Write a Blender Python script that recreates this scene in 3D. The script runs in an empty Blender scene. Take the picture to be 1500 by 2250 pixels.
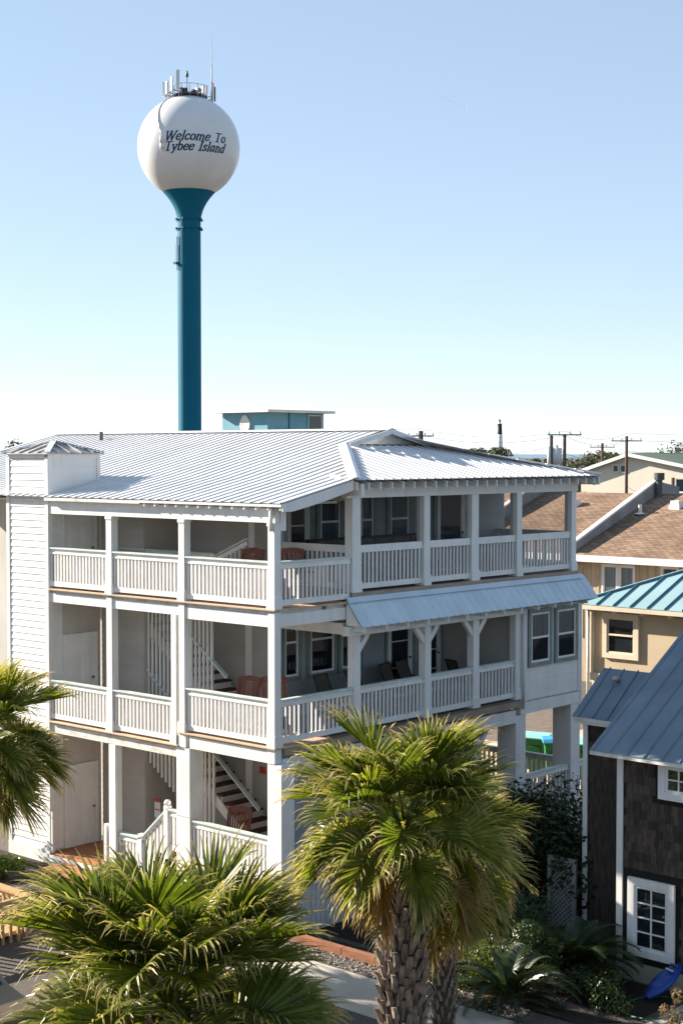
import bpy, math, random
from mathutils import Vector, Matrix, noise
R = math.radians
random.seed(7)
S = bpy.context.scene
COL = S.collection

# ------------------------------------------------------------------ camera, sky, sun, exposure
cam = bpy.data.cameras.new('camera'); cam.sensor_fit = 'VERTICAL'; cam.sensor_height = 36; cam.sensor_width = 24
cam.lens = 36 * 3380 / 2250; cam.clip_start = .5; cam.clip_end = 40000
co = bpy.data.objects.new('camera', cam); COL.objects.link(co)
CAM = Vector((-23.71, -23.35, 10.38)); AZ = R(42.062)
co.location = CAM; co.rotation_euler = (R(90 - 2.169), 0, AZ - R(90))
S.camera = co

SUN_AZ, SUN_EL = R(107), R(23.5)
world = bpy.data.worlds.new('World'); S.world = world; world.use_nodes = True
wn = world.node_tree.nodes; wl = world.node_tree.links
sky = wn.new('ShaderNodeTexSky'); sky.sky_type = 'NISHITA'; sky.sun_disc = False
sky.sun_elevation = SUN_EL; sky.sun_rotation = R(90) - SUN_AZ
sky.air_density = 0.5; sky.dust_density = 0.0; sky.ozone_density = 1.0
gam = wn.new('ShaderNodeGamma'); gam.inputs[1].default_value = .40      # the sky's range is compressed evenly all round
hs = wn.new('ShaderNodeHueSaturation'); hs.inputs['Saturation'].default_value = 1.3; hs.inputs['Hue'].default_value = .498
wl.new(sky.outputs[0], gam.inputs[0]); wl.new(gam.outputs[0], hs.inputs['Color']); wl.new(hs.outputs[0], wn['Background'].inputs[0]); wn['Background'].inputs[1].default_value = 0.15
sd = bpy.data.lights.new('sun', 'SUN'); sd.energy = 4.2; sd.angle = R(.53); sd.color = (1, .90, .77)
so = bpy.data.objects.new('sun', sd); COL.objects.link(so)
so.rotation_euler = Vector((math.cos(SUN_AZ) * math.cos(SUN_EL), math.sin(SUN_AZ) * math.cos(SUN_EL), math.sin(SUN_EL))).to_track_quat('Z', 'Y').to_euler()
so.location = (-20, 20, 40)
S.view_settings.view_transform = 'Standard'; S.view_settings.look = 'None'
S.view_settings.exposure = 1.85; S.view_settings.gamma = 1; S.view_settings.use_curve_mapping = False
S.cycles.max_bounces = 8; S.cycles.transparent_max_bounces = 12

# ------------------------------------------------------------------ materials
M = {}
def mat(name, c1, c2=None, scale=3., rough=.6, bump=0., bscale=30., metal=0., spec=.4, stretch=(1, 1, 1), coord='pos', detail=6., rnd=0., ramp=(.35, .65), bstretch=None, dirt=0.):
    m = bpy.data.materials.new(name); m.use_nodes = True; nt = m.node_tree; n = nt.nodes; l = nt.links
    p = n['Principled BSDF']; p.inputs['Roughness'].default_value = rough; p.inputs['Metallic'].default_value = metal
    p.inputs['Specular IOR Level'].default_value = spec
    if coord == 'pos': src = n.new('ShaderNodeNewGeometry').outputs['Position']
    else: src = n.new('ShaderNodeTexCoord').outputs['Object']
    def mapped(st):
        mp = n.new('ShaderNodeMapping'); mp.inputs['Scale'].default_value = st; l.new(src, mp.inputs['Vector']); return mp.outputs[0]
    if c2 is None: c2 = tuple(v * .88 for v in c1)
    tx = n.new('ShaderNodeTexNoise'); tx.inputs['Scale'].default_value = scale; tx.inputs['Detail'].default_value = detail
    l.new(mapped(stretch), tx.inputs['Vector'])
    rp = n.new('ShaderNodeValToRGB'); rp.color_ramp.elements[0].position = ramp[0]; rp.color_ramp.elements[1].position = ramp[1]
    rp.color_ramp.elements[0].color = (*c1, 1); rp.color_ramp.elements[1].color = (*c2, 1)
    l.new(tx.outputs['Fac'], rp.inputs[0]); out = rp.outputs[0]
    if rnd:
        oi = n.new('ShaderNodeObjectInfo'); h = n.new('ShaderNodeHueSaturation')
        mr = n.new('ShaderNodeMapRange'); mr.inputs[3].default_value = 1 - rnd; mr.inputs[4].default_value = 1 + rnd
        l.new(oi.outputs['Random'], mr.inputs[0]); l.new(mr.outputs[0], h.inputs['Value']); l.new(out, h.inputs['Color']); out = h.outputs[0]
    if dirt:
        dn = n.new('ShaderNodeTexNoise'); dn.inputs['Scale'].default_value = 1.4; dn.inputs['Detail'].default_value = 8; l.new(mapped((3.2, 3.2, .55)), dn.inputs['Vector'])
        dr = n.new('ShaderNodeMapRange'); dr.inputs[1].default_value = .48; dr.inputs[2].default_value = .78; dr.inputs[3].default_value = 0; dr.inputs[4].default_value = dirt; l.new(dn.outputs['Fac'], dr.inputs[0])
        dm = n.new('ShaderNodeMix'); dm.data_type = 'RGBA'; dm.inputs[7].default_value = (.16, .13, .09, 1); l.new(dr.outputs[0], dm.inputs[0]); l.new(out, dm.inputs[6]); out = dm.outputs[2]
    l.new(out, p.inputs['Base Color'])
    if bump:
        b = n.new('ShaderNodeTexNoise'); b.inputs['Scale'].default_value = bscale; b.inputs['Detail'].default_value = 4
        l.new(mapped(bstretch or stretch), b.inputs['Vector'])
        bp = n.new('ShaderNodeBump'); bp.inputs['Strength'].default_value = bump; bp.inputs['Distance'].default_value = .02
        l.new(b.outputs['Fac'], bp.inputs['Height']); l.new(bp.outputs[0], p.inputs['Normal'])
    M[name] = m; return m

mat('white_paint', (.73, .72, .695), (.65, .635, .61), 1.6, .5, .12, 25, ramp=(.45, .8), rnd=.03, dirt=.16)
mat('weathered_white', (.66, .645, .61), (.47, .43, .37), 2.6, .6, .25, 18, ramp=(.48, .72), stretch=(1, 1, 3), dirt=.3)
mat('siding', (.71, .70, .675), (.64, .62, .59), 1.2, .55, .1, 20, rnd=.035, ramp=(.45, .8), dirt=.12)
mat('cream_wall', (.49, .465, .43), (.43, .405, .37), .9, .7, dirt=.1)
mat('porch_siding_shade', (.41, .385, .35), (.36, .335, .30), 1.2, .6, .1, 20, rnd=.035)  # siding darkened so its colour carries the shade under the balconies
mat('porch_siding_shade_blue', (.33, .345, .35), (.28, .295, .30), 1.2, .6, .1, 20, rnd=.035)  # greyer, bluish copy of the siding; the wall's shade is in its colour
mat('porch_boards_shade', (.17, .125, .09), (.11, .08, .06), 4, .7, .3, 30, stretch=(6, .6, 1), rnd=.1)  # decking darkened for the shaded side, to cut bounced light
mat('mint_cap', (.58, .655, .61), (.46, .54, .50), 3, .5, .1)
mat('sage_trim', (.205, .25, .235), (.16, .20, .19), 4, .55)
mat('fascia_brown', (.34, .27, .21), (.26, .20, .155), 2, .7, .2, stretch=(1, 1, 4))
mat('deck_wood', (.60, .43, .29), (.46, .31, .20), 4, .7, .3, 30, stretch=(.6, 6, 1), rnd=.1)
mat('step_wood', (.45, .19, .085), (.34, .13, .06), 5, .6, .3, 25, stretch=(5, .7, 5), rnd=.12)
mat('tread_wood', (.10, .035, .02), (.06, .02, .014), 5, .6)
mat('chair_wood', (.24, .082, .042), (.15, .05, .028), 6, .5, .1, 40, stretch=(4, 4, 1), rnd=.12)
mat('black_frame', (.015, .014, .014), None, 5, .4)
mat('sling', (.10, .085, .06), (.07, .06, .045), 30, .8)
mat('sofa_fabric', (.055, .04, .035), (.035, .025, .022), 8, .9)
mat('cushion', (.16, .135, .11), (.11, .09, .07), 6, .9)
mat('white_metal', (.66, .66, .66), (.58, .58, .585), .8, .5, .06, 6, spec=.3, rnd=.04, dirt=.12)
mat('white_flash', (.80, .80, .795), (.73, .73, .73), 1.2, .35, .05, 6)
mat('grey_metal_cap', (.26, .25, .24), (.50, .48, .46), 2.2, .5)
mat('awning_metal', (.56, .65, .72), (.49, .57, .64), 1.6, .4, .08, 8, rnd=.03)
mat('slate_metal', (.165, .21, .25), (.125, .165, .205), 1.3, .42, .15, 5, rnd=.06)
mat('aqua_metal', (.25, .37, .40), (.21, .33, .36), .6, .6, spec=.2, rnd=.02)
mat('aqua_seam', (.05, .16, .20), None, 2, .5)
mat('tan_stucco', (.54, .43, .295), (.48, .38, .26), .8, .85, .15, 60)
mat('tan_trim', (.70, .585, .44), (.62, .52, .39), 1.5, .7)
mat('tan_boards', (.45, .355, .245), (.36, .28, .19), 1.2, .8, .2, 14, stretch=(3, 3, .4), rnd=.12)
mat('party_grey', (.30, .295, .29), (.20, .19, .185), .9, .85, .3, 6)
mat('party_cap', (.72, .70, .66), None, 1, .6)
mat('cream_metal_wall', (.60, .545, .45), (.55, .50, .41), .4, .7, stretch=(1, 1, .15))
mat('green_metal', (.115, .145, .085), (.09, .12, .07), .4, .5)
mat('blue_house', (.16, .36, .45), (.13, .32, .41), .8, .75, .15, 20)
mat('teal_paint', (.002, .125, .20), (.002, .11, .18), .25, .6, spec=.15)
mat('tank_white', (.70, .695, .685), (.63, .625, .61), .14, .28, .03, 1.2, spec=.5, dirt=.05)
mat('letter_blue', (.007, .042, .10), None, 2, .5)
mat('steel', (.42, .43, .44), (.30, .31, .32), 3, .5, metal=.3)
mat('antenna_white', (.66, .655, .64), None, 2, .6)
mat('dark_steel', (.05, .05, .055), (.09, .09, .09), 4, .6)
mat('cedar_shingle', (.078, .056, .044), (.042, .031, .025), 11, .85, .5, 40, stretch=(1, 1, .25), rnd=.42)
mat('dark_back', (.014, .012, .011), None, 2, .9)
mat('interior_dark', (.018, .022, .026), (.03, .035, .04), 2, .8)
mat('concrete', (.50, .455, .385), (.40, .36, .30), 1.1, .9, .3, 40)
mat('sand', (.56, .45, .32), (.46, .36, .255), 1.5, .95, .4, 60)
mat('mulch', (.035, .022, .016), (.016, .010, .008), 16, .95, .9, 45, detail=10)
mat('gravel', (.15, .13, .11), (.06, .052, .044), 26, .95, .9, 60, detail=10)
mat('timber', (.30, .125, .06), (.21, .085, .045), 4, .8, .3, 25, stretch=(4, .6, 4))
mat('asphalt', (.17, .135, .105), (.12, .095, .075), 3, .9, .4, 70)
mat('raw_wood', (.50, .33, .155), (.38, .24, .11), 5, .7, .25, 25, stretch=(4, 4, .7), rnd=.12)
mat('pole_wood', (.10, .062, .042), (.06, .038, .028), 3, .9, .3, 12, stretch=(4, 4, .4))
mat('wire', (.03, .03, .032), None, 1, .6)
mat('transformer', (.60, .62, .62), None, 2, .5)
mat('bin_green', (.03, .175, .055), (.024, .15, .045), 3, .45)
mat('bin_lid', (.28, .60, .56), (.24, .54, .50), 3, .4)
mat('bin_lid_blue', (.05, .36, .62), None, 3, .4)
mat('rubber', (.012, .012, .012), None, 3, .7)
mat('kayak_blue', (.006, .055, .30), (.005, .045, .24), 3, .35)
mat('hose_green', (.02, .12, .05), None, 3, .5)
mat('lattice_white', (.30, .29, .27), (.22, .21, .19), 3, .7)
mat('stone', (.20, .19, .18), (.13, .12, .115), 5, .9, .4, 20)
mat('red_sign', (.55, .05, .03), None, 3, .5)
mat('brass', (.25, .14, .04), None, 3, .35, metal=.7)
mat('light_black', (.018, .018, .02), None, 1, .6)
mat('light_white', (.72, .71, .69), (.66, .65, .63), .1, .7)
mat('far_roof_white', (.60, .59, .57), (.42, .41, .40), .15, .7)
mat('car_paint', (.23, .165, .105), (.20, .145, .09), 2, .25, spec=.6)
mat('bark', (.075, .058, .045), (.045, .035, .028), 8, .95, .6, 20, stretch=(3, 3, .5))
mat('trunk_fibre', (.085, .062, .046), (.04, .03, .024), 14, .95, .8, 30)
mat('boot', (.30, .235, .18), (.135, .10, .078), 9, .9, .5, 30, stretch=(2, 2, .6), rnd=.3)

def coursed(name, c1, c2, cm, w, h, axes=(1, 0)):
    m = bpy.data.materials.new(name); m.use_nodes = True; nt = m.node_tree; n = nt.nodes; l = nt.links; p = n['Principled BSDF']; p.inputs['Roughness'].default_value = .95; p.inputs['Specular IOR Level'].default_value = .1
    ge = n.new('ShaderNodeNewGeometry'); sp = n.new('ShaderNodeSeparateXYZ'); cb = n.new('ShaderNodeCombineXYZ'); l.new(ge.outputs['Position'], sp.inputs[0]); l.new(sp.outputs[axes[0]], cb.inputs[0]); l.new(sp.outputs[axes[1]], cb.inputs[1])
    br = n.new('ShaderNodeTexBrick'); l.new(cb.outputs[0], br.inputs['Vector']); br.inputs['Color1'].default_value = (*c1, 1); br.inputs['Color2'].default_value = (*c2, 1); br.inputs['Mortar'].default_value = (*cm, 1)
    br.inputs['Scale'].default_value = 1; br.inputs['Brick Width'].default_value = w; br.inputs['Row Height'].default_value = h; br.inputs['Mortar Size'].default_value = h * .09; br.inputs['Bias'].default_value = -.1
    nz = n.new('ShaderNodeTexNoise'); nz.inputs['Scale'].default_value = .55; nz.inputs['Detail'].default_value = 9; l.new(ge.outputs['Position'], nz.inputs['Vector'])
    mr = n.new('ShaderNodeMapRange'); mr.inputs[1].default_value = .3; mr.inputs[2].default_value = .7; mr.inputs[3].default_value = .72; mr.inputs[4].default_value = 1.25; l.new(nz.outputs['Fac'], mr.inputs[0])
    mx = n.new('ShaderNodeMix'); mx.data_type = 'RGBA'; mx.blend_type = 'MULTIPLY'; mx.inputs[0].default_value = 1; l.new(br.outputs['Color'], mx.inputs[6]); l.new(mr.outputs[0], mx.inputs[7]); l.new(mx.outputs[2], p.inputs['Base Color'])
    bp = n.new('ShaderNodeBump'); bp.inputs['Strength'].default_value = .7; bp.inputs['Distance'].default_value = .03; l.new(br.outputs['Fac'], bp.inputs['Height']); bp.invert = True; l.new(bp.outputs[0], p.inputs['Normal']); M[name] = m
coursed('brown_shingle', (.30, .205, .145), (.19, .125, .09), (.10, .065, .045), .42, .19)
def glass(name, tint, base=.72):
    m = bpy.data.materials.new(name); m.use_nodes = True; nt = m.node_tree; n = nt.nodes; l = nt.links
    n.remove(n['Principled BSDF'])
    g = n.new('ShaderNodeBsdfGlossy'); g.inputs['Roughness'].default_value = .03; g.inputs['Color'].default_value = (.9, .95, 1, 1)
    t = n.new('ShaderNodeBsdfTransparent'); t.inputs['Color'].default_value = (*tint, 1)
    nz = n.new('ShaderNodeTexNoise'); nz.inputs['Scale'].default_value = 1.7
    ge = n.new('ShaderNodeNewGeometry'); l.new(ge.outputs['Position'], nz.inputs['Vector'])
    bp = n.new('ShaderNodeBump'); bp.inputs['Strength'].default_value = .05; bp.inputs['Distance'].default_value = .03
    l.new(nz.outputs['Fac'], bp.inputs['Height']); l.new(bp.outputs[0], g.inputs['Normal'])
    f = n.new('ShaderNodeFresnel'); f.inputs['IOR'].default_value = 1.55
    mx = n.new('ShaderNodeMixShader'); l.new(f.outputs[0], mx.inputs[0]); l.new(t.outputs[0], mx.inputs[1]); l.new(g.outputs[0], mx.inputs[2])
    l.new(mx.outputs[0], n['Material Output'].inputs[0]); M[name] = m
glass('glass', (.55, .62, .66))
def screen(name, col, a):
    m = bpy.data.materials.new(name); m.use_nodes = True; nt = m.node_tree; n = nt.nodes; l = nt.links
    p = n['Principled BSDF']; p.inputs['Base Color'].default_value = (*col, 1); p.inputs['Roughness'].default_value = .8
    t = n.new('ShaderNodeBsdfTransparent'); mx = n.new('ShaderNodeMixShader')
    ck = n.new('ShaderNodeTexNoise'); ck.inputs['Scale'].default_value = 1.5
    mr = n.new('ShaderNodeMapRange'); mr.inputs[3].default_value = a * .8; mr.inputs[4].default_value = a * 1.2
    l.new(ck.outputs['Fac'], mr.inputs[0]); l.new(mr.outputs[0], mx.inputs[0])
    l.new(t.outputs[0], mx.inputs[1]); l.new(p.outputs[0], mx.inputs[2]); l.new(mx.outputs[0], n['Material Output'].inputs[0]); M[name] = m
screen('insect_screen', (.03, .03, .032), .30)
screen('contrail_mat', (.95, .95, .95), .10)
def curtain(name, c1, c2, sc):
    m = mat(name, c1, c2, sc, .9, stretch=(1, 1, .02), detail=2, ramp=(.3, .7)); return m
curtain('curtain', (.50, .52, .50), (.24, .26, .25), 22)
curtain('curtain_blue', (.10, .19, .28), (.05, .11, .18), 16)
def zebra(name):
    m = bpy.data.materials.new(name); m.use_nodes = True; nt = m.node_tree; n = nt.nodes; l = nt.links
    p = n['Principled BSDF']; p.inputs['Roughness'].default_value = .9
    ge = n.new('ShaderNodeNewGeometry'); nz = n.new('ShaderNodeTexWave'); nz.inputs['Scale'].default_value = 3.4; nz.inputs['Distortion'].default_value = 9
    nz.inputs['Detail'].default_value = 1; nz.inputs['Detail Scale'].default_value = .9
    l.new(ge.outputs['Position'], nz.inputs['Vector']); rp = n.new('ShaderNodeValToRGB'); rp.color_ramp.interpolation = 'CONSTANT'
    rp.color_ramp.elements[0].color = (.13, .13, .10, 1); rp.color_ramp.elements[1].color = (.60, .59, .50, 1); rp.color_ramp.elements[1].position = .55
    l.new(nz.outputs['Fac'], rp.inputs[0]); l.new(rp.outputs[0], p.inputs['Base Color']); M[name] = m
zebra('zebra_valance')

def leafmat(name, base, tip, trans=.35, rough=.38, rnd=.25, spec=.45, hue=.03):
    """leaf: colour runs from base to a drier tip along the attribute t; part of the light passes through"""
    m = bpy.data.materials.new(name); m.use_nodes = True; nt = m.node_tree; n = nt.nodes; l = nt.links
    p = n['Principled BSDF']; p.inputs['Roughness'].default_value = rough; p.inputs['Specular IOR Level'].default_value = spec
    at = n.new('ShaderNodeAttribute'); at.attribute_name = 't'
    rp = n.new('ShaderNodeValToRGB'); e = rp.color_ramp.elements
    e[0].color = (*base, 1); e[0].position = .62; e[1].color = (*tip, 1); e[1].position = 1.0
    l.new(at.outputs['Fac'], rp.inputs[0])
    oi = n.new('ShaderNodeObjectInfo'); h = n.new('ShaderNodeHueSaturation')
    mr = n.new('ShaderNodeMapRange'); mr.inputs[3].default_value = 1 - rnd; mr.inputs[4].default_value = 1 + rnd
    l.new(oi.outputs['Random'], mr.inputs[0]); l.new(mr.outputs[0], h.inputs['Value'])
    m2 = n.new('ShaderNodeMath'); m2.operation = 'MULTIPLY_ADD'; l.new(oi.outputs['Random'], m2.inputs[0]); m2.inputs[1].default_value = -hue; m2.inputs[2].default_value = .5 + hue * .4
    l.new(m2.outputs[0], h.inputs['Hue'])
    ge = n.new('ShaderNodeNewGeometry'); nz = n.new('ShaderNodeTexNoise'); nz.inputs['Scale'].default_value = 6; l.new(ge.outputs['Position'], nz.inputs['Vector'])
    mv = n.new('ShaderNodeMapRange'); mv.inputs[1].default_value = .3; mv.inputs[2].default_value = .7; mv.inputs[3].default_value = .7; mv.inputs[4].default_value = 1.3
    l.new(nz.outputs['Fac'], mv.inputs[0]); mul = n.new('ShaderNodeMix'); mul.data_type = 'RGBA'; mul.blend_type = 'MULTIPLY'; mul.inputs[0].default_value = 1
    l.new(rp.outputs[0], mul.inputs[6]); l.new(mv.outputs[0], mul.inputs[7]); l.new(mul.outputs[2], h.inputs['Color'])
    l.new(h.outputs[0], p.inputs['Base Color'])
    tr = n.new('ShaderNodeBsdfTranslucent'); hb = n.new('ShaderNodeHueSaturation'); hb.inputs['Value'].default_value = 1.5; hb.inputs['Saturation'].default_value = 1.1
    l.new(h.outputs[0], hb.inputs['Color']); l.new(hb.outputs[0], tr.inputs['Color'])
    mx = n.new('ShaderNodeMixShader'); mx.inputs[0].default_value = trans
    l.new(p.outputs[0], mx.inputs[1]); l.new(tr.outputs[0], mx.inputs[2]); l.new(mx.outputs[0], n['Material Output'].inputs[0]); M[name] = m
leafmat('palm_leaf', (.118, .145, .020), (.50, .40, .15), .42, .40, spec=.38)
leafmat('palm_leaf_old', (.19, .115, .02), (.36, .25, .10), .3, .5)
leafmat('palm_dead', (.21, .145, .075), (.30, .22, .12), .2, .7, .2)
leafmat('cycad_leaf', (.026, .045, .013), (.10, .10, .03), .2, .35)
leafmat('cycad_old', (.20, .14, .06), (.33, .25, .12), .2, .6)
leafmat('bush_leaf', (.026, .046, .011), (.038, .062, .014), .25, .4)
leafmat('bush_leaf_light', (.09, .135, .022), (.14, .19, .03), .35, .4)
leafmat('bush_leaf_yellow', (.23, .235, .02), (.30, .28, .03), .35, .4)
leafmat('hedge_leaf', (.055, .095, .03), (.085, .13, .045), .3, .4)
leafmat('far_leaf', (.04, .05, .018), (.07, .075, .025), .2, .6)

# ------------------------------------------------------------------ helpers
class MB:
    def __init__(s): s.v = []; s.f = []; s.m = []; s.t = []
    def add(s, vs, fs, mi=0, t=None):
        b = len(s.v); s.v += [tuple(v) for v in vs]; s.f += [tuple(i + b for i in f) for f in fs]; s.m += [mi] * len(fs)
        if t is not None: s.t += t
        else: s.t += [0.] * len(vs)
    def box(s, x0, y0, z0, x1, y1, z1, mi=0):
        x0, x1 = min(x0, x1), max(x0, x1); y0, y1 = min(y0, y1), max(y0, y1); z0, z1 = min(z0, z1), max(z0, z1)
        s.add([(x0, y0, z0), (x1, y0, z0), (x1, y1, z0), (x0, y1, z0), (x0, y0, z1), (x1, y0, z1), (x1, y1, z1), (x0, y1, z1)],
              [(0, 3, 2, 1), (4, 5, 6, 7), (0, 1, 5, 4), (1, 2, 6, 5), (2, 3, 7, 6), (3, 0, 4, 7)], mi)
    def prism(s, base, off, mi=0):
        """closed prism: polygon base swept by the vector off"""
        n = len(base); off = Vector(off); b = [Vector(p) for p in base]
        s.add(b + [p + off for p in b], [tuple(range(n))[::-1], tuple(range(n, 2 * n))] + [(i, (i + 1) % n, n + (i + 1) % n, n + i) for i in range(n)], mi)
    def tube(s, p0, p1, r0, r1=None, n=8, mi=0, cap=True):
        r1 = r0 if r1 is None else r1; p0 = Vector(p0); p1 = Vector(p1); d = (p1 - p0).normalized()
        a = d.orthogonal().normalized(); b = d.cross(a)
        ring = lambda p, r: [p + (a * math.cos(2 * math.pi * i / n) + b * math.sin(2 * math.pi * i / n)) * r for i in range(n)]
        fs = [(i, (i + 1) % n, n + (i + 1) % n, n + i) for i in range(n)]
        if cap: fs += [tuple(range(n))[::-1], tuple(range(n, 2 * n))]
        s.add(ring(p0, r0) + ring(p1, r1), fs, mi)
    def path(s, pts, r, n=6, mi=0):
        for a, b in zip(pts, pts[1:]): s.tube(a, b, r, r, n, mi)
    def bar(s, p0, p1, w, h, mi=0, upv=(0, 0, 1)):
        """rectangular bar from p0 to p1, w across, h along upv"""
        p0 = Vector(p0); p1 = Vector(p1); d = (p1 - p0).normalized(); u = Vector(upv)
        a = d.cross(u).normalized() * (w / 2); b = a.cross(d).normalized() * (h / 2)
        s.add([p0 - a - b, p0 + a - b, p0 + a + b, p0 - a + b, p1 - a - b, p1 + a - b, p1 + a + b, p1 - a + b],
              [(0, 1, 2, 3), (7, 6, 5, 4), (0, 4, 5, 1), (1, 5, 6, 2), (2, 6, 7, 3), (3, 7, 4, 0)], mi)
    def revolve(s, prof, c=(0, 0, 0), n=32, mi=0):
        c = Vector(c); k = len(prof); vs = []
        for i in range(n):
            a = 2 * math.pi * i / n
            vs += [c + Vector((r * math.cos(a), r * math.sin(a), z)) for r, z in prof]
        s.add(vs, [(i * k + j, ((i + 1) % n) * k + j, ((i + 1) % n) * k + j + 1, i * k + j + 1) for i in range(n) for j in range(k - 1)], mi)
    def mesh(s, name, mats, smooth=False):
        me = bpy.data.meshes.new(name); me.from_pydata(s.v, [], s.f); me.validate(verbose=False)
        for mm in (mats if isinstance(mats, (list, tuple)) else [mats]): me.materials.append(M[mm])
        if any(s.m): me.polygons.foreach_set('material_index', s.m[:len(me.polygons)])
        if any(s.t):
            at = me.attributes.new('t', 'FLOAT', 'POINT'); at.data.foreach_set('value', s.t)
        if smooth:
            me.polygons.foreach_set('use_smooth', [True] * len(me.polygons))
        me.update(); return me
    def build(s, name, mats, parent=None, smooth=False): return link(name, s.mesh(name, mats, smooth), parent)

def link(name, me, parent=None):
    o = bpy.data.objects.new(name, me); COL.objects.link(o)
    if parent is not None: adopt(o, parent)
    return o
ORG = {}
def adopt(o, p):
    o.parent = p
    if p.name in ORG: o.matrix_parent_inverse = Matrix.Translation(-ORG[p.name])
def thing(name, label, cat, loc=(0, 0, 0), group=None):
    o = bpy.data.objects.new(name, None); COL.objects.link(o); o.location = loc; o.empty_display_size = .3
    o['label'] = label; o['category'] = cat
    if group: o['group'] = group
    ORG[o.name] = Vector(loc); return o
def tag(o, label, cat, group=None):
    o['label'] = label; o['category'] = cat
    if group: o['group'] = group
    return o
def struct(o): o['kind'] = 'structure'; return o
def stuff(o): o['kind'] = 'stuff'; return o
def local_thing(name):          # prototype built round the origin; copies are moved and turned
    o = bpy.data.objects.new(name, None); COL.objects.link(o); o.empty_display_size = .3; return o
def dup(root, loc, rz, label=None, scale=None):
    r = root.copy(); COL.objects.link(r); r.location = loc; r.rotation_euler = (0, 0, rz)
    if scale: r.scale = (scale,) * 3
    if label: r['label'] = label
    for ch in list(root.children):
        c = ch.copy(); COL.objects.link(c); c.parent = r
        for g in list(ch.children):
            e = g.copy(); COL.objects.link(e); e.parent = c
    return r

UNIT = {}
def unit(kind, m):
    k = (kind, m)
    if k not in UNIT:
        b = MB()
        if kind == 'box': b.box(-.5, -.5, -.5, .5, .5, .5)
        elif kind == 'lapx':   # lap board facing -X: thick at its lower edge
            b.add([(0, -.5, -.5), (0, .5, -.5), (0, .5, .5), (0, -.5, .5), (-1, -.5, -.5), (-1, .5, -.5), (-.3, .5, .5), (-.3, -.5, .5)],
                  [(0, 1, 2, 3), (7, 6, 5, 4), (0, 4, 5, 1), (1, 5, 6, 2), (2, 6, 7, 3), (3, 7, 4, 0)])
        elif kind == 'lapy':
            b.add([(-.5, 0, -.5), (.5, 0, -.5), (.5, 0, .5), (-.5, 0, .5), (-.5, -1, -.5), (.5, -1, -.5), (.5, -.3, .5), (-.5, -.3, .5)],
                  [(3, 2, 1, 0), (4, 5, 6, 7), (0, 1, 5, 4), (1, 2, 6, 5), (2, 3, 7, 6), (3, 0, 4, 7)])
        UNIT[k] = b.mesh(kind + '_' + m, m)
    return UNIT[k]
def piece(name, m, a, b, parent=None, kind='box'):
    o = link(name, unit(kind, m), parent)
    if kind == 'lapx': o.location = (a[0], (a[1] + b[1]) / 2, (a[2] + b[2]) / 2)
    elif kind == 'lapy': o.location = ((a[0] + b[0]) / 2, a[1], (a[2] + b[2]) / 2)
    else: o.location = [(p + q) / 2 for p, q in zip(a, b)]
    o.scale = [max(abs(q - p), 1e-4) for p, q in zip(a, b)]
    return o
def laps(parent, axis, c, a0, a1, z0, z1, ex=.17, m='siding', th=.024):
    """lap siding on a wall facing -X (axis 'y', plane x=c) or -Y (axis 'x', plane y=c)"""
    z = z0
    while z < z1 - .02:
        zt = min(z + ex + .004, z1)
        if axis == 'y': piece('siding_board', m, (c, a0, z), (c + th, a1, zt), parent, 'lapx')
        else: piece('siding_board', m, (a0, c, z), (a1, c + th, zt), parent, 'lapy')
        z += ex

def smooth(a, b, x):
    t = max(0, min(1, (x - a) / (b - a))); return t * t * (3 - 2 * t)
def gz(x, y):                     # the yard falls a little towards the shingled house
    return -.4 * smooth(-.3, 1.6, x) * (1 - smooth(-.1, 1.4, y)) * (1 - smooth(14, 17, x))

# ------------------------------------------------------------------ ground
def sheet(name, m, xs, ys, dz=0., parent=None, mask=None):
    b = MB(); idx = {}
    for i, x in enumerate(xs):
        for j, y in enumerate(ys): idx[i, j] = len(idx)
    b.v = [(x, y, gz(x, y) + dz) for x in xs for y in ys]; b.t = [0.] * len(b.v)
    for i in range(len(xs) - 1):
        for j in range(len(ys) - 1):
            b.f.append((idx[i, j], idx[i + 1, j], idx[i + 1, j + 1], idx[i, j + 1])); b.m.append(0)
    return b.build(name, m, parent)
lin = lambda a, b, n: [a + (b - a) * i / n for i in range(n + 1)]
struct(sheet('ground', 'gravel', [-3000, -300, -60] + lin(-30, 30, 80) + [60, 300, 3000], [-3000, -300, -60] + lin(-30, 30, 80) + [60, 300, 3000]))
b = MB(); b.add([(-30000, -30000, -1.5), (30000, -30000, -1.5), (30000, 30000, -1.5), (-30000, 30000, -1.5)], [(0, 1, 2, 3)])
mat('sea', (.10, .17, .24), (.08, .14, .20), .02, .25); struct(b.build('sea', 'sea'))
struct(sheet('walkway', 'concrete', lin(-2.6, -1.0, 3), lin(-16, 4.8, 20), .010))
struct(sheet('sand_path', 'sand', lin(-2.5, -.95, 3), lin(4.9, 6.9, 4), .012))
struct(sheet('mulch_bed', 'mulch', lin(-.3, 3.3, 14), lin(-8.2, 2.4, 26), .014))
struct(sheet('tower_bed', 'mulch', lin(-2.2, -.02, 4), lin(7.2, 12, 6), .013))
struct(sheet('driveway', 'sand', [8.2, 12, 17, 22, 30], [-.4, 2, 5, 8, 11], .012))
struct(sheet('side_street', 'asphalt', [21, 26, 31], [8.5, 20, 60], .020))
struct(sheet('patio', 'concrete', lin(.4, 3.4, 8), lin(-13, -8.4, 6), .012))
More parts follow.
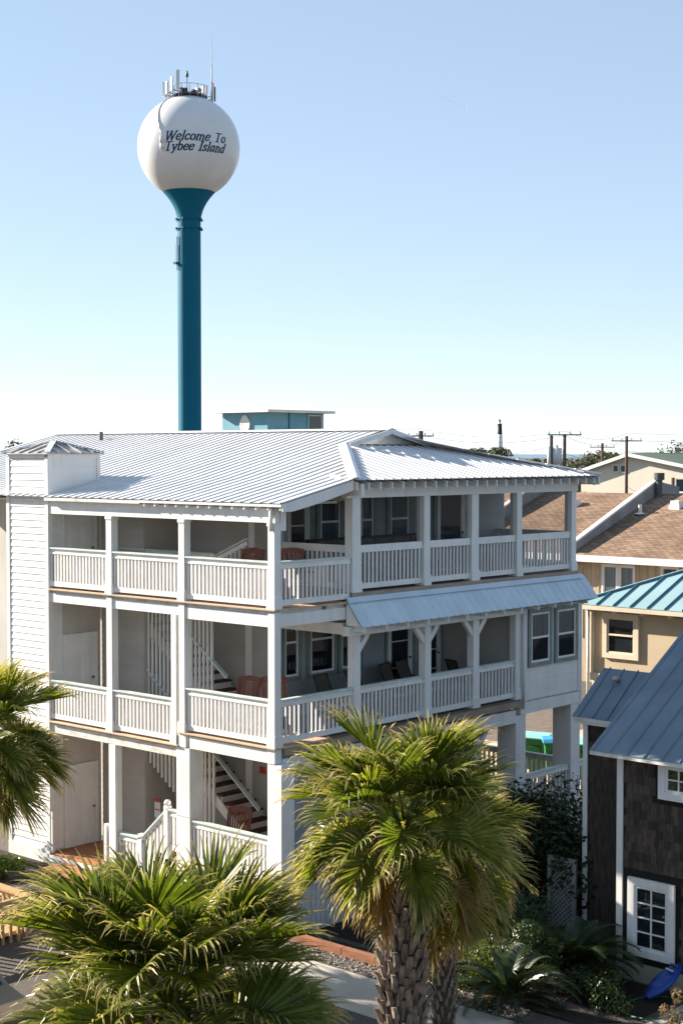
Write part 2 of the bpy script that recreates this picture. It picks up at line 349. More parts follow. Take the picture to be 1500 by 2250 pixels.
# loose stones along the bed edges
b = MB(); rr = random.Random(3)
for k in range(2600):
    if k < 1500: x = rr.uniform(-.95, -.35); y = rr.uniform(-7, 2.5)
    else: x = rr.uniform(-4.2, -2.1); y = rr.uniform(2.5, 8.6)
    r = rr.uniform(.012, .04); c = Vector((x, y, gz(x, y) + r * .4)); q = [Vector((rr.uniform(.7, 1.2) * r * math.cos(a), rr.uniform(.7, 1.2) * r * math.sin(a), 0)) for a in (0, 1.6, 3.1, 4.7)]
    b.add([c + p for p in q] + [c + Vector((0, 0, r * .7))], [(0, 1, 4), (1, 2, 4), (2, 3, 4), (3, 0, 4)])
mat('pebble', (.46, .40, .33), (.26, .22, .18), 7, .9); o = stuff(b.build('pebbles', 'pebble')); tag(o, 'loose pale pebbles beside the walkway', 'pebbles')
for i, (a, c) in enumerate([((-.30, -4.6), (-.30, -2.3)), ((-.30, -2.28), (-.30, .6))]):
    o = piece('timber_edging', 'timber', (a[0] - .08, a[1], .0), (a[0] + .08, c[1], .17))
    tag(o, ['reddish timber edging the mulch bed behind the big palm trunk', 'reddish timber edging the mulch bed under the corner balcony'][i], 'timber edging', 'timber bed edging')
for i, (x, y) in enumerate([(4.35, -4.35), (4.15, -5.05), (3.5, -5.3)]):
    b = MB(); rr = random.Random(i); b.prism([(x + (.28 + .1 * rr.random()) * math.cos(a), y + (.28 + .1 * rr.random()) * math.sin(a), -.39) for a in [k * .785 for k in range(8)]], (0, 0, .05))
    tag(b.build('stepping_stone', 'stone'), ['grey stepping stone right before the lattice gate', 'grey stepping stone second from the lattice gate', 'grey stepping stone farthest from the lattice gate'][i], 'stone', 'stepping stones')

# ------------------------------------------------------------------ beach house
D3, D2, D2L, D1 = 7.0, 3.97, 3.66, .92
H = thing('beach_house', 'white three-storey beach house with wraparound balconies and white metal roof', 'house', (0, 0, 0))

def railing(ax, c, a0, a1, z, sp=.128, top=1.0, capm='mint_cap', porch=False, single=False, name='railing', mainm='white_paint'):
    b = MB()
    def bx(lo, hi, w, z0, z1, mi):
        if ax == 'y': b.box(c - w / 2, lo, z0, c + w / 2, hi, z1, mi)
        else: b.box(lo, c - w / 2, z0, hi, c + w / 2, z1, mi)
    if porch:
        bx(a0, a1, .10, z + .90, z + 1.07, 0); zt = z + .90
    else:
        bx(a0, a1, .14, z + top, z + top + .035, 1); bx(a0, a1, .05, z + top - .085, z + top, 0); bx(a0, a1, .085, z + top - .13, z + top - .086, 0); zt = z + top - .13
    bx(a0, a1, .06, z + .06, z + .185, 0)
    n = max(2, round((a1 - a0) / sp)); st = (a1 - a0) / n; w = .056 if ax == 'y' else .046; zb = z + .185
    bals = [a0 + st * (i + .5) for i in range(n)]
    if single:
        for p in bals: bx(p - w / 2, p + w / 2, w, zb, zt, 0)
    o = b.build(name, [mainm, capm], H)
    if not single:
        for p in bals:
            if ax == 'y': piece('baluster', mainm, (c - w / 2, p - w / 2, zb), (c + w / 2, p + w / 2, zt), o)
            else: piece('baluster', mainm, (p - w / 2, c - w / 2, zb), (p + w / 2, c + w / 2, zt), o)
    return o
def post(x0, y0, x1, y1, z0, z1, base=True, capz=False, name='post', m='white_paint'):
    b = MB(); b.box(x0, y0, z0, x1, y1, z1)
    e = .028
    if base: b.box(x0 - e, y0 - e, z0 - .02, x1 + e, y1 + e, z0 + .24); b.box(x0 - e * .5, y0 - e * .5, z0 + .24, x1 + e * .5, y1 + e * .5, z0 + .265)
    if capz: b.box(x0 - e * .7, y0 - e * .7, z1 - .07, x1 + e * .7, y1 + e * .7, z1 - .003)
    return b.build(name, m, H)

# --- decks: boards run along Y on the left balcony, a nosing board shows at the edge
def deck(x0, y0, x1, y1, z, along='y', m='deck_wood', pitch=.145):
    b = MB(); b.box(x0 + .13, y0 + .13, z - .2, x1, y1, z - .03)
    o = b.build('deck', 'weathered_white', H)
    if along == 'y':
        x = x0
        while x < x1 - .02: piece('deck_board', m, (x, y0, z - .03), (min(x + pitch - .012, x1), y1, z), o); x += pitch
    else:
        y = y0
        while y < y1 - .02: piece('deck_board', m, (x0, y, z - .03), (x1, min(y + pitch - .012, y1), z), o); y += pitch
    return o
deck(-.05, -.05, 1.6, 7.95, D3)
deck(1.62, -.05, 2.5, 2.6, D3, 'x')
deck(-.05, -.05, 1.75, 3.05, D2); deck(1.77, -.05, 9.1, 2.6, D2, 'x', m='porch_boards_shade', pitch=.29)
deck(-.05, 3.1, 1.75, 7.95, D2L)
deck(-.03, 5.4, 1.68, 7.95, .30, m='step_wood'); deck(-.02, -.1, 2.8, 3.1, D1, pitch=.29); deck(.2, 3.12, 1.75, 3.75, D1, pitch=.29)
b = MB(); b.box(2.52, 0, D3 - .02, 11.75, 2.6, 7.2); b.build('porch_floor', 'porch_boards_shade', H)
b = MB(); b.box(2.5, -.03, 7.08, 11.78, .0, 7.195); b.build('fascia', 'fascia_brown', H)
b = MB(); b.box(.25, -.06, D2 - .20, 9.12, -.052, D2 - .035); b.build('fascia', 'fascia_brown', H)

# --- beams on the left face
def beam(a, c, m='white_paint', name='beam'):
    b = MB(); b.box(*a, *c); return b.build(name, m, H)
beam((.02, .0, 8.88), (.17, 7.95, 9.20))
beam((.0, 4.3, 9.205), (.12, 7.95, 9.31), 'weathered_white', 'gutter_board')
beam((.035, 3.1, 6.66), (.19, 5.49, 6.88)); beam((.035, 5.72, 6.66), (.19, 7.95, 6.88)); beam((.03, .22, 6.60), (.19, 2.9, 6.87))
beam((.22, .03, 6.60), (2.5, .19, 6.88))
beam((.04, 3.2, 3.36), (.19, 7.95, 3.58), 'weathered_white'); beam((.01, .24, 3.62), (.22, 2.74, 3.90))
beam((.25, .0, 3.36), (8.95, .2, 3.70)); beam((9.15, -.01, 3.55), (12.02, .25, 3.86))

# --- posts
for z0, z1 in ((D3, 8.875), ):
    post(0, 0, .2, .2, z0, z1, capz=True); post(0, 2.9, .2, 3.09, z0, z1, capz=True); post(0, 5.49, .2, 5.69, z0, z1, capz=True)
post(0, 0, .2, .2, D2, 6.93); post(0, 2.9, .2, 3.09, D2 - .02, 6.93); post(.0, 3.19, .16, 3.36, D2L, 6.65); post(0, 5.49, .2, 5.69, D2L, 6.93)
beam((-.005, 2.86, 3.62), (.21, 3.12, 3.94), name='bearing_block'); beam((-.005, -.005, 3.62), (.21, .22, 3.93), name='bearing_block')
post(.01, -.19, .42, .23, .0, 3.61, base=False, name='column'); post(.01, 2.75, .45, 3.2, .0, 3.61, base=False, name='column')
b = MB(); b.box(.006, 2.755, 2.0, .008, 3.195, 2.012); b.build('joint', 'fascia_brown', H)
post(.01, 5.4, .22, 5.64, .0, 3.35, base=False)
post(.0, 7.86, .08, 7.945, .3, 1.35, base=False, name='newel'); post(-.01, 5.72, .1, 5.82, .3, 1.38, base=False, name='newel')
# right face
for x0, x1 in ((2.60, 2.82), (5.19, 5.42), (7.12, 7.35), (8.93, 9.13)): post(x0, 0, x1, .2, D2, 6.22)
for x0, x1 in ((2.55, 2.84), (5.15, 5.38), (7.05, 7.33), (8.98, 9.20), (11.51, 11.73)): post(x0, .01, x1, .24, 7.2, 9.36)
for x0, x1 in ((8.96, 9.40), (11.52, 11.96)): post(x0, .01, x1, .6, -.4, 3.54, base=False, name='column')
post(7.1, .02, 7.4, .3, -.4, 3.35, base=False, name='column')
for s in (-1, 1):
    b = MB(); b.bar((7.25 + s * .16, .14, 2.75), (7.25 + s * .6, .14, 3.34), .12, .10); b.build('knee_brace', 'white_paint', H)

# --- railings
RY = .075
railing('y', RY, .21, 2.89, D3); railing('y', RY, 3.10, 5.48, D3); railing('y', RY, 5.70, 7.94, D3)
railing('y', RY, .21, 2.89, D2); railing('y', RY, 3.37, 5.48, D2L); railing('y', RY, 5.70, 7.94, D2L)
railing('y', .10, .24, 2.74, D1, single=True); railing('x', .075, .22, 2.52, D3, .135)
railing('y', .12, 4.55, 5.39, .20, single=True); railing('y', .12, 3.21, 3.6, 1.05, single=True)
for a0, a1 in ((.22, 2.59), (2.83, 5.18), (5.43, 7.11), (7.36, 8.92)): railing('x', .075, a0, a1, D2, .138)
for a0, a1 in ((2.86, 5.13), (5.40, 7.03), (7.35, 8.96), (9.22, 11.49)): railing('x', .10, a0, a1, 7.2, .138, porch=True, capm='white_paint')
railing('y', 2.70, .26, 2.55, 7.2, .15, porch=True, capm='white_paint'); railing('y', 11.62, .26, 2.55, 7.2, .3, porch=True, single=True)
railing('x', .1, 9.42, 11.5, .88, .16, single=True); railing('x', .1, 11.98, 13.6, .88, .16, single=True); railing('y', 12.1, .7, 6.5, .88, .16, single=True, mainm='weathered_white')
# ramped rail of the front steps
b = MB(); b.bar((.12, 4.55, 1.22), (.12, 3.62, 2.06), .14, .04, 1); b.bar((.12, 4.55, 1.13), (.12, 3.62, 1.97), .06, .10)
for k in range(7):
    y = 4.47 - k * .125; z = 1.1 + (4.55 - y) * .903; b.box(.09, y - .028, z - .75, .15, y + .028, z)
b.build('stair_railing', ['white_paint', 'mint_cap'], H)
post(.05, 4.5, .19, 4.63, .1, 1.32, base=False, name='newel'); o = post(.05, 3.57, .19, 3.70, .9, 2.14, base=False, name='newel')
b = MB(); b.revolve([(0, 2.28), (.05, 2.27), (.085, 2.22), (.085, 2.18), (.05, 2.14), (0, 2.14)], (.12, 3.635, 0), 12); b.build('newel_ball', 'white_paint', H, True)
# wooden entry steps
for i, (x0, x1, z0, z1) in enumerate(((-.82, -.05, .0, .17),)):
    b = MB(); b.box(x0 + .04, 5.66, .0, x1, 7.28, z1 - .035); o = b.build('entry_step', 'step_wood', H)
    for k in range(5): piece('tread_board', 'step_wood', (x0 + k * .155, 5.6, z1 - .034), (x0 + k * .155 + .147, 7.34, z1), o)
b = MB(); b.box(-.07, 5.66, .02, -.035, 7.9, .262); b.build('entry_kickboard', 'white_paint', H)

# --- tower with a door on every floor
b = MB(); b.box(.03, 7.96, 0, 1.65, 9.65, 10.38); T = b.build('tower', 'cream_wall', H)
laps(T, 'y', .03, 8.07, 9.56, .34, 10.26, .1705, th=.028)
laps(T, 'x', 7.958, .12, 1.6, 9.35, 10.25, .17, th=.012); laps(T, 'x', 7.958, .12, .42, .35, 9.1, .17, th=.012)
for a in (((-.01, 7.945, 0), (.03, 8.07, 10.30)), ((-.01, 9.56, 0), (.03, 9.69, 10.30)), ((-.008, 8.07, 10.262), (.028, 9.56, 10.385)), ((-.03, 7.94, 0), (.035, 9.68, .33)), ((-.005, 7.932, .34), (.115, 7.946, 10.38)), ((1.55, 7.93, 9.6), (1.66, 7.956, 10.38)), ((.115, 7.934, 10.252), (1.55, 7.956, 10.38))):
    piece('trim_board', 'white_paint', a[0], a[1], T)
# pyramid roof of overlapping standing seam sheets
apex = Vector((.84, 8.80, 10.70)); e = .09; cs = [Vector((-e, 7.95 - e, 10.392)), Vector((1.66 + e, 7.95 - e, 10.392)), Vector((1.66 + e, 9.66 + e, 10.392)), Vector((-e, 9.66 + e, 10.392))]
b = MB(); b.add(cs + [apex] + [c - Vector((0, 0, .025)) for c in cs], [(0, 1, 4), (1, 2, 4), (2, 3, 4), (3, 0, 4), (5, 8, 7, 6), (0, 5, 6, 1), (1, 6, 7, 2), (2, 7, 8, 3), (3, 8, 5, 0)])
TR = b.build('tower_roof', 'grey_metal_cap', H)
for i in range(4):
    A, B = cs[i], cs[(i + 1) % 4]
    bb = MB(); bb.bar(A + Vector((0, 0, .03)), apex + Vector((0, 0, .02)), .14, .03); bb.build('hip_cap', 'white_flash' if i in (0, 3) else 'grey_metal_cap', TR)
    for k in range(1, 5):
        p = A.lerp(B, k / 5); q = p.lerp(apex, 0); mid = (A + B) / 2; inw = (apex - mid); f = 1 - abs(k / 5 - .5) * 2
        bb = MB(); bb.bar(p + Vector((0, 0, .012)), p + inw * (f * .93) + Vector((0, 0, .02)), .05, .05); bb.build('seam', 'grey_metal_cap', TR)
def door6(plane, c, a0, a1, z0, z1, name='door', knob=1, m='white_paint'):
    """six panel door in a frame; plane 'y': faces -Y at y=c, plane 'x': faces -X at x=c"""
    def P(a, d, z): return (a, c - d, z) if plane == 'y' else (c - d, a, z)
    def bx(b, a, d0, z, a2, d1, z2, mi=0): p = P(a, d0, z); q = P(a2, d1, z2); b.box(*p, *q, mi)
    b = MB(); bx(b, a0, 0, z0, a1, .03, z1)
    f = .09
    bx(b, a0 - f, 0, z0, a0 - .004, .06, z1 + f); bx(b, a1 + .004, 0, z0, a1 + f, .06, z1 + f); bx(b, a0 - .004, 0, z1 + .006, a1 + .004, .058, z1 + f)
    o = b.build(name, m, H); w = a1 - a0; h = z1 - z0
    for u0, u1 in ((.12, .45), (.55, .88)):
        for v0, v1 in ((.08, .36), (.43, .76), (.82, .94)):
            bb = MB()
            bx(bb, a0 + u0 * w, .03, z0 + v0 * h, a0 + u1 * w, .038, z0 + v1 * h); bx(bb, a0 + (u0 + .06) * w, .038, z0 + (v0 + .03) * h, a0 + (u1 - .06) * w, .048, z0 + (v1 - .03) * h)
            bb.build('panel', m, o)
    k = P(a1 - .07 if knob > 0 else a0 + .07, .08, z0 + .95); bb = MB(); bb.revolve([(0, -.035), (.03, -.02), (.036, 0), (.03, .02), (0, .035)], k, 10); bb.tube(P(a1 - .07 if knob > 0 else a0 + .07, .0, z0 + .95), k, .015); bb.build('knob', 'brass', o, True)
    return o
for z in (.30, D2L, D3): door6('y', 7.955, .52, 1.42, z + .02, z + 2.04)

# --- walls behind the balconies
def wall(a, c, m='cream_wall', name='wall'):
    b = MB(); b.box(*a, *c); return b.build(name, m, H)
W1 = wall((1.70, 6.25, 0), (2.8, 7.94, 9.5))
for z0, z1 in ((.3, 3.3), (D2L, 6.6), (D3, 9.3)): laps(W1, 'y', 1.698, 6.26, 7.93, z0, z1, m='porch_siding_shade')
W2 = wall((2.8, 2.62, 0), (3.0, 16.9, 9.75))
for z0, z1 in ((D1, 3.6), (D2, 6.75), (D3, 9.6)): laps(W2, 'y', 2.798, 2.7, 6.24, z0, z1, m='porch_siding_shade')
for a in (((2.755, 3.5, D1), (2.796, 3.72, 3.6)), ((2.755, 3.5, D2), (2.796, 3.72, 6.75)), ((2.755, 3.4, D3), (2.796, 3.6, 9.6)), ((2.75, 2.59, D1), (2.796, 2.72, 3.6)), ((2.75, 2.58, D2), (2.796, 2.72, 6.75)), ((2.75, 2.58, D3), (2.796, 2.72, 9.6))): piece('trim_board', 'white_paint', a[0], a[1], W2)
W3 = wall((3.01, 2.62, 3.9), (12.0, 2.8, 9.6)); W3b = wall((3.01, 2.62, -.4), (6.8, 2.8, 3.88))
for z0, z1 in ((D2, 6.75), (7.2, 9.55)): laps(W3, 'x', 2.618, 3.02, 11.95, z0, z1, m='porch_siding_shade_blue')
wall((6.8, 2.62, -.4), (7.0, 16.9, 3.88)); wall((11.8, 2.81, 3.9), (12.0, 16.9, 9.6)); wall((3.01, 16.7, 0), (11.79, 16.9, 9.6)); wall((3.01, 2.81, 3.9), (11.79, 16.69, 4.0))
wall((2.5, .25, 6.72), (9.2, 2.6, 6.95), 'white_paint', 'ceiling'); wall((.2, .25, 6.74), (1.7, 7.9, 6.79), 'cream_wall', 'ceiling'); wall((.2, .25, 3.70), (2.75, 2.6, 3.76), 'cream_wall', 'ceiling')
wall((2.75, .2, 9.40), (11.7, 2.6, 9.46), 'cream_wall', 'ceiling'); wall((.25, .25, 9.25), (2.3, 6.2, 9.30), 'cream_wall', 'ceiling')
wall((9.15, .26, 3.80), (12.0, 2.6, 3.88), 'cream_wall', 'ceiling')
# enclosed corner room on the middle floor
B1 = wall((9.16, .02, 3.87), (12.0, 2.6, 6.9)); laps(B1, 'x', .018, 9.42, 11.84, 3.9, 6.6, .165, th=.014)
for a in (((9.14, -.012, 3.87), (9.27, .02, 6.6)), ((9.30, -.012, 3.87), (9.42, .02, 6.6)), ((11.84, -.012, 3.87), (12.01, .02, 6.6)), ((11.93, -.02, 3.6), (11.96, -.013, 6.6))): piece('trim_board', 'white_paint', a[0], a[1], B1)
b = MB(); b.tube((9.2, -.06, 3.7), (9.2, -.06, 6.5), .035, n=10); b.build('downpipe', 'white_paint', H, True)
# wall at the far left behind the tower, with a recessed balcony above
WL = wall((3.32, 17.0, 0), (3.6, 17.05, 8.0)); WL = wall((3.32, 10.0, 0), (3.5, 16.9, 8.28)); laps(WL, 'y', 3.318, 9.9, 16.85, .4, 8.2, .17)
piece('trim_board', 'white_paint', (3.28, 13.95, 0), (3.316, 14.08, 8.28), WL)
piece('ledge_board', 'white_paint', (3.2, 10, 8.29), (3.5, 16.85, 8.36), WL)

# --- windows
def window(plane, c, a0, a1, z0, z1, trim='sage_trim', tw=.11, split=.5, top='interior_dark', bot='interior_dark', cur=None, val=None, parent=None, sash='white_paint', cols=1, rows=1, glassm='glass', frame_d=.05):
    """sash window: trim frame, white sashes, dark sheet in place of the unlit room, glass panes; faces -Y (plane 'y') or -X (plane 'x')"""
    P = (lambda a, d, z: (a, c - d, z)) if plane == 'y' else (lambda a, d, z: (c - d, a, z))
    def bx(b, a, d0, z, a2, d1, z2, mi=0): b.box(*P(a, d0, z), *P(a2, d1, z2), mi)
    b = MB(); d = frame_d
    bx(b, a0 - tw, 0, z0 - tw, a0, d, z1 + tw); bx(b, a1, 0, z0 - tw, a1 + tw, d, z1 + tw); bx(b, a0, 0, z1, a1, d, z1 + tw); bx(b, a0, 0, z0 - tw, a1, d, z0)
    s = .055; zs = z0 + (z1 - z0) * split
    d2 = d * .7
    bx(b, a0, 0, z0, a0 + s, d2, z1, 1); bx(b, a1 - s, 0, z0, a1, d2, z1, 1); bx(b, a0 + s, 0, z1 - s, a1 - s, d2, z1, 1); bx(b, a0 + s, 0, z0, a1 - s, d2, z0 + s, 1)
    if split: bx(b, a0 + s, 0, zs - s / 2, a1 - s, d2 * 1.1, zs + s / 2, 1)
    for i in range(1, cols): x = a0 + s + (a1 - a0 - 2 * s) * i / cols; bx(b, x - .014, 0, z0 + s, x + .014, d2 * .8, z1 - s, 1)
    for j in range(1, rows): z = z0 + s + (z1 - z0 - 2 * s) * j / rows; bx(b, a0 + s, 0, z - .014, a1 - s, d2 * .75, z + .014, 1)
    bx(b, a0 + s, .001, z0 + s, a1 - s, .003, z1 - s, 2)  # flat dark sheet standing in for the unlit room
    w = b.build('window', [trim, sash, 'interior_dark'], parent or H)
    if cur:
        n = 14; bb = MB(); zz0, zz1 = (zs + s / 2, z1 - s) if split else (z0 + s, z1 - s)
        if cur[1]: zz0 = z0 + s
        lo = [P(a0 + s + (a1 - a0 - 2 * s) * k / n, .006 + .006 * (k % 2), zz0) for k in range(n + 1)]; hi = [P(a0 + s + (a1 - a0 - 2 * s) * k / n, .006 + .006 * (k % 2), zz1) for k in range(n + 1)]
        bb.add(lo + hi, [(k, k + 1, n + 2 + k, n + 1 + k) for k in range(n)]); bb.build('curtain', cur[0], w)
    if val:
        bb = MB(); bx(bb, a0 + s, .006, z1 - s - val, a1 - s, .012, z1 - s); bb.build('valance', 'zebra_valance', w)
    cells = []
    if cols * rows > 1:
        for i in range(cols):
            for j in range(rows): cells.append((a0 + s + (a1 - a0 - 2 * s) * i / cols + .012, a0 + s + (a1 - a0 - 2 * s) * (i + 1) / cols - .012, z0 + s + (z1 - z0 - 2 * s) * j / rows + .012, z0 + s + (z1 - z0 - 2 * s) * (j + 1) / rows - .012))
    elif split: cells = [(a0 + s, a1 - s, z0 + s, zs - s / 2), (a0 + s, a1 - s, zs + s / 2, z1 - s)]
    else: cells = [(a0 + s, a1 - s, z0 + s, z1 - s)]
    for u0, u1, v0, v1 in cells:
        bb = MB(); bb.add([P(u0, d2 * .55, v0), P(u1, d2 * .55, v0), P(u1, d2 * .55, v1), P(u0, d2 * .55, v1)], [(0, 1, 2, 3)]); bb.build('pane', glassm, w)
    return w
window('y', .0, 9.57, 10.42, 4.87, 6.18, cur=('curtain', False)); window('y', .0, 10.79, 11.66, 4.87, 6.18, cur=('curtain', False))
for a0, a1 in ((2.95, 3.42), (3.86, 4.72), (5.00, 5.70)): window('y', 2.59, a0, a1, 4.95, 6.62, val=.52)
for a0, a1 in ((4.22, 4.95), (5.75, 6.22), (6.9, 7.65)): window('y', 2.59, a0, a1, 7.95, 9.42, cur=('curtain_blue', True), tw=.13)
def glassdoor(a0, a1, z0, z1, c=2.59, m='white_paint', rows=3):
    w = window('y', c, a0, a1, z0, z1, trim=m, tw=.10, split=0, cur=None, cols=1, rows=rows); w.name = 'glass_door'
    b = MB(); b.revolve([(0, -.035), (.03, -.02), (.036, 0), (.03, .02), (0, .035)], (a1 - .03, c - .08, z0 + 1.0), 10); b.build('knob', 'brass', w, True)
glassdoor(3.12, 3.72, 7.22, 9.35); glassdoor(8.95, 9.95, 7.22, 9.3, rows=1); glassdoor(6.9, 7.7, 4.0, 6.2); glassdoor(8.2, 8.9, 4.0, 6.2, rows=4)
for x0, x1 in ((2.83, 3.0), (3.84, 4.0), (7.78, 7.9), (8.72, 8.84), (10.06, 10.2)): piece('trim_board', 'sage_trim', (x0, 2.55, 7.2), (x1, 2.60, 9.4), W3)
for x0, x1 in ((6.72, 6.79), (7.81, 7.9)): piece('trim_board', 'sage_trim', (x0, 2.55, D2), (x1, 2.60, 6.5), W3)
# insect screens of the upper porch
for a0, a1 in ((2.86, 5.13), (5.40, 7.03), (7.35, 8.96), (9.22, 11.49)):
    b = MB(); b.add([(a0, .13, 8.27), (a1, .13, 8.27), (a1, .13, 9.36), (a0, .13, 9.36)], [(0, 1, 2, 3)]); b.build('screen', 'insect_screen', H)
b = MB(); b.add([(2.7, .26, 8.27), (2.7, 2.5, 8.27), (2.7, 2.5, 9.38), (2.7, .26, 9.38)], [(0, 1, 2, 3)]); b.build('screen', 'insect_screen', H)
b = MB(); b.box(2.62, 2.35, 7.2, 2.80, 2.6, 9.5); b.box(2.62, .25, 9.30, 2.78, 2.35, 9.5); b.build('screen_frame', 'cream_wall', H)

# --- roof
PW = .305; EX, EZ, KX, KZ, RX, RZ, HY, GY = -.14, 9.31, 2.15, 9.79, 7.15, 11.0, -.48, 2.85
SL = (RZ - KZ) / (RX - KX)
def zroof(x): return EZ + (KZ - EZ) * (x - EX) / (KX - EX) if x < KX else KZ + SL * (x - KX)
b = MB()
b.add([(EX + .05, -.34, zroof(EX) - .09), (KX, -.34, KZ - .09), (RX, 3.0, RZ - .09), (RX, 16.95, RZ - .09), (KX, 16.95, KZ - .09), (EX + .05, 16.95, EZ - .09), (KX, 3.0, KZ - .09)], [(0, 1, 4, 5), (1, 6, 2, 3, 4)])
b.add([(RX, 3.0, RZ - .05), (12.2, -.45, KZ - .05), (12.2, 16.95, KZ - .05), (RX, 16.95, RZ - .05)], [(0, 1, 2, 3)])
b.add([(KX, -.45, KZ - .10), (12.2, -.45, KZ - .10), (9.0, 3.0, KZ + SL * 3.4 - .10), (5.3, 3.0, KZ + SL * 3.4 - .10)], [(0, 1, 2, 3)])
ROOF = b.build('roof', 'weathered_white', H)
def panel_section(m_y):           # rib profile across one panel: list of (offset, height)
    return [(0, 0), (.012, .027), (.042, .027), (.058, 0), (.17, .003), (PW, 0)]
SEC = panel_section(0)
def main_panel(y, xt0, xt1):
    """panel from the eave to x=xt at its two edges"""
    b = MB(); vs = []; fs = []; n = len(SEC)
    for o, h in SEC:
        xt = xt0 + (xt1 - xt0) * o / PW
        for x in (EX, KX, xt): vs.append((x, y + o, zroof(x) + h))
    for k in range(n - 1):
        for j in range(2): fs.append((k * 3 + j, k * 3 + j + 1, (k + 1) * 3 + j + 1, (k + 1) * 3 + j))
    b.add(vs, fs); return b.mesh('main_roof_panel', 'white_metal')
full = main_panel(0, RX, RX); y = -.36; n = 0
while y < 16.9:
    if y < GY - .12:
        e = min(RX, KX + (y - HY) + .02); link('roof_panel', main_panel(y, e, min(RX, e + PW)), ROOF)
    else:
        o = link('roof_panel', full, ROOF); o.location.y = y
    y += PW
def zhip(y): return KZ + SL * (y - HY)
x = KX
while x < 12.2:
    b = MB(); vs = []; k = len(SEC)
    for o, h in SEC:
        xx = min(x + o, 12.2); yt = min(GY + .12, HY + (xx - KX) + .01, HY + (12.2 - xx) + .01)
        vs += [(xx, HY - .02, zhip(HY - .02) + h), (xx, max(yt, HY), zhip(max(yt, HY)) + h)]
    b.add(vs, [(2 * i, 2 * i + 2, 2 * i + 3, 2 * i + 1) for i in range(k - 1)]); b.build('roof_panel', 'white_metal', ROOF); x += PW
# right slope, only its edge shows
b = MB(); b.add([(RX, GY - .1, RZ + .01), (12.2, HY, KZ + .01), (12.25, 16.95, KZ), (RX, 16.95, RZ + .01), (8.8, GY, zhip(GY) + .01)], [(0, 4, 1, 2, 3)]); b.build('roof_panel', 'white_metal', ROOF)
# caps and flashings
b = MB()
for s in (-1, 1): b.add([(RX, GY - .14, RZ + .055), (RX + s * .2, GY - .14, RZ + .05 - .2 * SL), (RX + s * .2, 16.95, RZ + .05 - .2 * SL), (RX, 16.95, RZ + .055)], [(0, 1, 2, 3)])
b.build('ridge_cap', 'white_flash', ROOF)
b = MB(); h = .075
p0 = Vector((KX - .03, HY - .03, KZ + h)); p1 = Vector((5.42, 2.78, zhip(2.78) + h)); wA = Vector((-.16, .16, -.02)); wB = Vector((.13, -.13, -.035))
b.add([p0, p1, p1 + Vector((-.30, .0, -.30 * SL)), p0 + Vector((-.30, .0, -.30 * .205)), p1 + Vector((.12, -.02, -.03)), p0 + Vector((.12, -.02, -.04))], [(0, 1, 2, 3), (1, 0, 5, 4)])
b.build('hip_flashing', 'white_flash', ROOF)
for k in range(6):
    t0, t1 = k / 6, (k + .93) / 6; a = Vector((12.2, HY, KZ + .05)).lerp(Vector((8.85, GY, zhip(GY) + .05)), t0); c = Vector((12.2, HY, KZ + .05)).lerp(Vector((8.85, GY, zhip(GY) + .05)), t1)
    b = MB(); b.bar(a, c, .24, .035); b.build('hip_cap', 'white_flash', ROOF)
# gable end above the hip
b = MB(); gy = GY + .17; zb = zhip(GY) - .02
b.prism([(5.55, gy, zb), (8.75, gy, zb), (RX, gy, RZ - .06)], (0, .08, 0)); b.build('gable_wall', 'white_paint', ROOF)
for s, x0 in ((-1, 5.5), (1, 8.8)):
    b = MB(); b.bar((x0, GY - .13, zhip(GY) + .0), (RX, GY - .13, RZ - .035), .03, .13); b.build('rake_board', 'white_paint', ROOF)
b = MB(); b.box(5.6, GY - .05, zb + .02, 8.7, GY + .16, zb + .05); b.build('gable_flashing', 'dark_steel', ROOF)
# rake board over the corner balcony, curved at its foot, and eave boards
b = MB(); lo = []; hi = []
for k in range(9):
    x = EX + .02 + (KX + .0 - EX) * k / 8; hi.append((x, -.375, zroof(x) - .015)); lo.append((x, -.375, zroof(x) - .23 - .03 * math.sin(k / 8 * 3.14) + (.05 if k == 0 else 0)))
b.add(hi + lo + [(p[0], -.35, p[2]) for p in hi + lo], [(k, 9 + k, 10 + k, k + 1) for k in range(8)] + [(18 + k, 19 + k, 28 + k, 27 + k) for k in range(8)] + [(9 + k, 27 + k, 28 + k, 10 + k) for k in range(8)] + [(0, 18, 27, 9), (8, 17, 35, 26)])
b.build('rake_board', 'white_paint', ROOF)
b = MB(); b.box(EX + .0, -.34, EZ - .075, EX + .02, 4.3, EZ - .02); b.build('drip_edge', 'white_paint', ROOF)
b = MB(); b.box(EX - .0, 4.3, EZ - .10, EX + .10, 7.93, EZ - .025); b.build('gutter', 'weathered_white', ROOF)
y = -.30
while y < 4.3:
    b = MB(); b.prism([(EX + .03, y, EZ - .15), (EX + .03, y, EZ - .05), (.6, y, zroof(.6) - .05), (.6, y, zroof(.6) - .16)], (0, .045, 0)); b.build('rafter_tail', 'white_paint', ROOF); y += .37
x = 2.2
while x < 12.3:
    b = MB(); b.prism([(x, HY + .04, KZ - .23), (x, HY + .04, KZ - .06), (x, .4, zhip(.4) - .06), (x, .4, zhip(.4) - .24)], (.042, 0, 0)); b.build('rafter_tail', 'white_paint', ROOF); x += .405
beam((2.35, .0, 9.365), (11.8, .17, 9.62)); beam((2.32, -.48, 9.42), (2.40, .0, 9.70), name='end_rafter'); beam((.02, .0, 9.21), (.15, .3, 9.3))
beam((.22, .03, 8.70), (.40, .19, 9.22), name='corner_block')
b = MB(); b.path([(-.05, .05, 9.22), (-.05, .05, 8.7)], .045, 10); b.build('downpipe', 'white_paint', H, True)
b = MB(); b.box(12.1, HY + .02, KZ - .25, 12.18, .8, KZ - .04); b.build('end_rafter', 'white_paint', ROOF)
